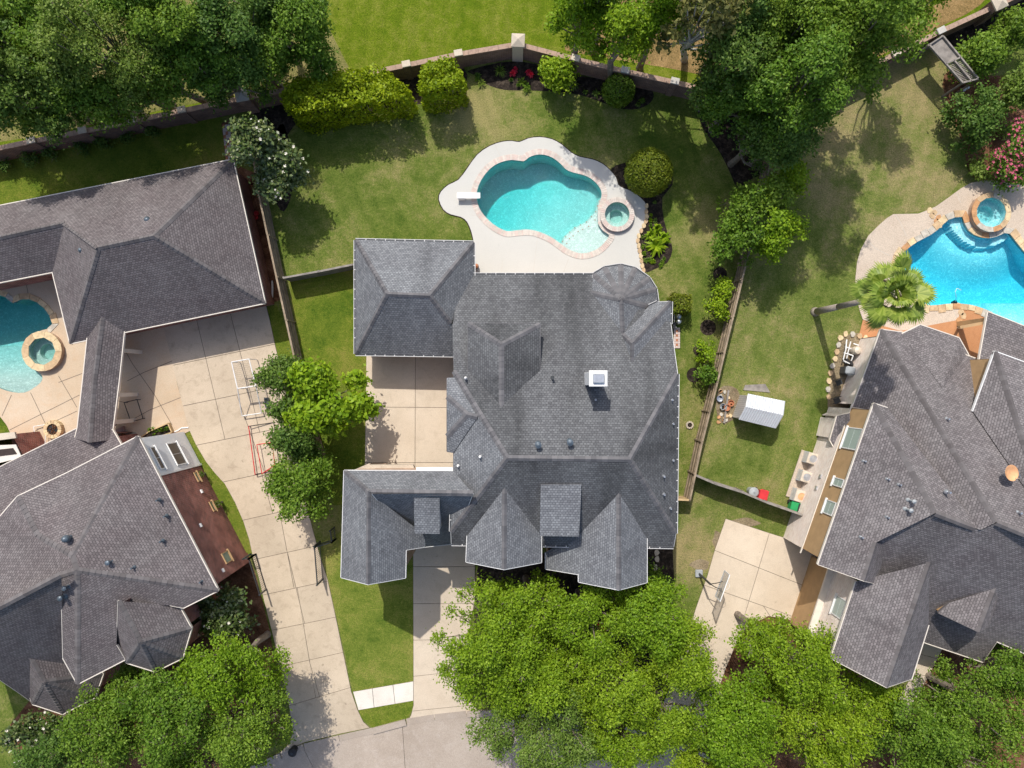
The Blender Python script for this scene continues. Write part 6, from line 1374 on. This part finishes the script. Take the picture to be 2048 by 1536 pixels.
q = P(251, 872); t = thing('plant_pot', 'terracotta pot near the left house door', 'pot', q); MB().lathe((q.x, q.y, 0), [(.12, 0), (.17, .22), (.19, .26), (.15, .26), (.13, .1)], 14).build('pot', m_terracotta, t)
tag(MB().path([P(349,864)+Vector((0, 0, .06)), P(357,861)+Vector((0, 0, .06)), P(364,856)+Vector((0, 0, .06)), P(378,855)+Vector((0, 0, .06))], .05).build('downspout_pipe', m_white), 'white drain pipe lying on grass below the siding', 'pipe')
# lollipop topiaries at the left brick wall
for i, (x, y) in enumerate([(398,950),(433,1008)]):
    q = P(x, y); root = clipped('topiary_tree', 'small potted ball topiary by the left brick wall, %s' % ('upper','lower')[i], ball(x+1, y, 8, .9, 240), m_lf_mid, 720+i, .09, jig=.02, cat='topiary')
    MB().lathe((q.x, q.y, 0), [(.13, 0), (.18, .3), (.15, .3)], 12).build('pot', m_black, root)
tag(MB().box((*P(442,1042)[:2], .25), (.25, .35, .5), .5).build('utility_box', m_grey), 'grey utility box at the foot of the left brick wall', 'utility box')
# things in the gap beside the left garage
for i, (x, y) in enumerate([(516,500),(518,508),(515,428),(514,436)]):
    q = P(x, y); t = thing('plant_pot', 'red glazed pot beside the left garage, %s' % ['lower pair, upper','lower pair, lower','upper pair, upper','upper pair, lower'][i], 'pot', q, 'red pots beside the left garage'); MB().lathe((q.x, q.y, 0), [(.1, 0), (.16, .2), (.14, .3), (.11, .3), (.1, .1)], 14).build('pot', m_red, t)
tag(MB().path([P(545,562)+Vector((0, 0, .08)), P(546,578)+Vector((0, 0, .08)), P(545,596)+Vector((0, 0, .08))], .06).build('drain_pipe', m_white), 'white pipe on the ground beside the left garage', 'pipe')
for i, (x, y) in enumerate([(528,543),(536,599)]): 
    q = P(x, y); t = thing('meter', 'round grey meter at the left garage wall, %s' % ('upper','lower')[i], 'meter', q); MB().tube((q.x, q.y, 0), (q.x, q.y, .9), .04).build('riser', m_metal, t); MB().lathe((q.x, q.y, .9), [(.12, 0), (.14, .1), (.05, .16)], 14).build('dial', m_grey, t)
# beside the centre house
q = P(953, 534); t = thing('plant_pot', 'potted orange plant at the centre garage corner', 'pot', q); MB().lathe((q.x, q.y, 0), [(.12, 0), (.18, .3), (.15, .3), (.13, .1)], 14).build('pot', m_grey, t); MB().lathe((q.x, q.y, .3), [(.05, 0), (.17, .1), (.14, .22), (.04, .3)], 9).build('plant', m_terracotta, t)
pe = thing('pool_pump', 'pool filter with two pale round lids at the centre house wall', 'pool equipment', P(1352, 640))
for y in (635, 645): q = P(1353, y); MB().lathe((q.x, q.y, 0), [(.16, 0), (.17, .7), (.13, .8), (.04, .84)], 18).build('filter_tank', m_metal, pe)
MB().path([P(1346,628)+Vector((0, 0, .4)), P(1346,655)+Vector((0, 0, .4)), P(1350,655)+Vector((0, 0, .4))], .035).build('pipe', m_white, pe); MB().box((*P(1345,652)[:2], .3), (.2, .4, .5)).build('pump', m_black, pe)
pk_ = struct(MB().prism(PL([(1347,655),(1360,655),(1360,697),(1347,697)]), -.02, .03).build('brick_pad', m_joint))
for i in range(9):
    for j in range(3): MB().prism(PL([(1347.3+j*4.2,655.3+i*4.6),(1351.1+j*4.2,655.3+i*4.6),(1351.1+j*4.2,659.5+i*4.6),(1347.3+j*4.2,659.5+i*4.6)]), 0, .06).build('paver', m_terracotta if (i*j) % 2 else m_coping[0], pk_)
q = P(1379, 850); t = thing('fire_ring', 'small ring of pale stones on the lawn beside the right fence', 'stone ring', q)
for i in range(11): a = i*.571; MB().box((q.x+.21*math.cos(a), q.y+.21*math.sin(a), .06), (.11, .1, .12), a).build('stone', m_stonecap, t, bevel=.01)
MB().lathe((q.x, q.y, 0), [(.17, .0), (.17, .03)], 16).build('ash', m_mulch, t)
for i, (x, y) in enumerate([(1313,1105),(1314,1118),(1310,1135),(1306,1150),(1185,1163),(1192,1178)]): tag(MB().prism([P(x+R.uniform(4,6.5)*math.cos(a), y+R.uniform(6,8)*math.sin(a)) for a in [k*1.047 for k in range(6)]], 0, .06).build('stepping_stone', m_stonecap), 'pale stepping stone in the dark bed along the centre house front', 'stepping stone', 'stepping stones in the front bed')
for i in range(14):
    x0, y0 = [(1293,413),(1292,424),(1293,434),(1291,443),(1287,452),(1282,462),(1277,472),(1275,482),(1277,492),(1279,502),(1281,512),(1283,522),(1284,532),(1287,541)][i]
    tag(MB().prism([P(x0+R.uniform(3,4.6)*math.cos(a), y0+R.uniform(5,6)*math.sin(a)) for a in [k*.785 for k in range(8)]], 0, .14).build('edging_stone', m_flag[i % 2]), 'buff edging stone between pool deck and planting bed', 'stone', 'edging stones of the deck bed')
# pool equipment and grill beside the right house
sheet('gravel_bed', [(1684,672),(1740,668),(1730,700),(1700,800),(1690,850),(1660,860),(1655,800),(1662,750),(1672,700)], .012, m_earth, 2)
for i, (x, y) in enumerate([(1680,676),(1676,690),(1673,704),(1669,718),(1664,732),(1660,746),(1657,762),(1655,778),(1656,794),(1690,668),(1704,668),(1718,672),(1730,676)]):
    tag(MB().prism([P(x+R.uniform(4,6)*math.cos(a), y+R.uniform(5,7.5)*math.sin(a)) for a in [k*1.047 for k in range(6)]], 0, .12).build('edging_stone', m_flag[(0, 3, 1)[i % 3]]), 'buff edging stone round the pool equipment bed', 'stone', 'edging stones of the equipment bed')
pe = thing('pool_pump', 'pool pumps and white pipework beside the right house', 'pool equipment', P(1692, 710))
for pts in ([(1688,680),(1684,700),(1680,720)],[(1694,684),(1690,704),(1686,726)],[(1684,694),(1700,700)],[(1682,706),(1698,712),(1696,722)],[(1700,688),(1708,692)],[(1678,722),(1690,728)]): MB().path([P(x, y)+Vector((0, 0, R.uniform(.35, .7))) for x, y in pts], .045).build('pipe', m_white, pe)
q = P(1703, 702); MB().lathe((q.x, q.y, 0), [(.26, 0), (.28, .75), (.22, .92), (.06, .98)], 20).build('filter_tank', m_ac, pe)
q = P(1728, 690); MB().box((q.x, q.y, .4), (.35, .6, .8), -.2).build('heater', m_grey, pe, bevel=.03)
for x, y in ((1689,722),(1697,727)): MB().box((*P(x, y)[:2], .3), (.22, .35, .35), .3).build('pump', m_black, pe, bevel=.04)
q = P(1688, 742); t = thing('barbecue_grill', 'grey-lidded barbecue grill beside the right house', 'grill', q); MB().box((q.x, q.y, .4), (.62, .5, .8), -.2).build('cart', m_dark, t, bevel=.03); MB().box((q.x, q.y, .92), (.66, .55, .24), -.2).build('lid', m_grey, t, bevel=.09); MB().bar((q.x-.2, q.y-.3, .95), (q.x+.2, q.y-.36, .95), .03, .03).build('handle', m_metal, t)
for i, (x, y, rr) in enumerate([(1672,764,.3),(1668,800,.25)]):
    t = thing('patio_chair', 'small dark metal chair beside the right house, %s' % ('upper','lower')[i], 'chair', P(x, y)); q = P(x, y)
    MB().box((q.x, q.y, .42), (.42, .42, .03), .4).build('seat', m_dark, t); MB().box((q.x-.12, q.y+.18, .68), (.42, .03, .5), .4).build('backrest', m_dark, t)
    for a in range(4): MB().tube((q.x+.24*math.cos(a*1.57+1.2), q.y+.24*math.sin(a*1.57+1.2), 0), (q.x+.22*math.cos(a*1.57+1.2), q.y+.22*math.sin(a*1.57+1.2), .42), .015).build('leg', m_dark, t)
lp = thing('lattice_screen', 'cream lattice screen box beside the right house porch', 'screen', P(1660, 862)); lq = PL([(1648,848),(1672,848),(1664,876),(1642,874)])
for i in range(4): 
    MB().bar(lq[i]+Vector((0, 0, 1.2)), lq[(i+1) % 4]+Vector((0, 0, 1.2)), .07, .07).build('frame', m_cream, lp); MB().tube(lq[i], lq[i]+Vector((0, 0, 1.2)), .04).build('post', m_cream, lp)
for k in range(1, 9): MB().bar(lq[0].lerp(lq[1], k/9)+Vector((0, 0, 1.2)), lq[3].lerp(lq[2], k/9)+Vector((0, 0, 1.2)), .03, .02).build('slat', m_cream, lp)
for k in range(1, 6): MB().bar(lq[0].lerp(lq[3], k/6)+Vector((0, 0, 1.22)), lq[1].lerp(lq[2], k/6)+Vector((0, 0, 1.22)), .03, .02).build('slat', m_cream, lp)
for i in range(4): MB().quad(lq[i]+Vector((0, 0, .02)), lq[(i+1) % 4]+Vector((0, 0, .02)), lq[(i+1) % 4]+Vector((0, 0, 1.15)), lq[i]+Vector((0, 0, 1.15))).build('side_panel', m_cream, lp)
# wooden swing frame in the far right corner
sw = thing('arbor', 'weathered wooden slatted arbor leaning at the right brick wall', 'arbor', P(1905, 120)); e0, e1, e2, e3 = P(1858,90,2.2), P(1885,72,2.2), P(1956,158,2.2), P(1925,166,2.2)
for a, b in ((e0, e3), (e1, e2), (e0, e1), (e3, e2), (e0.lerp(e3, .5), e1.lerp(e2, .5)), (e0.lerp(e1, .55).lerp(e3.lerp(e2, .55), .5), e3.lerp(e2, .55))): MB().bar(a, b, .09, .14).build('beam', m_wood_grey, sw)
for k in range(1, 30):
    f = k/30
    if k == 15: continue
    MB().bar(e0.lerp(e3, f)+Vector((0, 0, -.1)), e1.lerp(e2, f)+Vector((0, 0, -.1)), .05 if k > 15 else .12, .03).build('slat', m_wood_grey, sw)
for p_ in (e0, e1, e2, e3): MB().tube(Vector((p_.x, p_.y, 0)), p_, .07).build('post', m_wood_grey, sw)
q = P(1932, 178); tag(MB().path([q+Vector((0, 0, .3)), P(1919,186)+Vector((0, 0, .3))], .09, 10).build('rolled_mat', m_metal), 'pale rolled tube on the ground below the arbor', 'tube')
# park and front bits
q = P(515, 182); t = thing('park_light', 'small pale green utility dome beside the corner pillar', 'utility cover', q); MB().lathe((q.x, q.y, 0), [(.16, 0), (.16, .5), (.1, .62), (.02, .66)], 14).build('dome', plain('verdigris', (.25, .42, .38, 1), .5), t); MB().lathe((q.x, q.y, -.02), [(.22, 0), (.2, .08)], 14).build('footing', m_stonecap_dim, t)
fc = P(1200, 1262)
for i, (x, y) in enumerate([(1198,1245),(1207,1258)]):
    q = P(x, y); t = thing('garden_chair', 'red garden chair under the front oaks, %s' % ('upper','lower')[i], 'chair', q)
    MB().box((q.x, q.y, .4), (.5, .48, .04), .3).build('seat', m_red, t); MB().box((q.x-.05, q.y+.24, .7), (.5, .04, .6), .3).build('backrest', m_red, t)
    for a in range(4): MB().tube((q.x+.28*math.cos(a*1.57+.8), q.y+.28*math.sin(a*1.57+.8), 0), (q.x+.27*math.cos(a*1.57+.8), q.y+.27*math.sin(a*1.57+.8), .4), .025).build('leg', m_red, t)
q = P(1220, 1262); tag(MB().lathe((q.x, q.y, 0), [(.3, 0), (.34, .2), (.24, .42), (.05, .5)], 9).build('boulder', m_stonecap_dim), 'pale boulder beside the red garden chairs', 'boulder')
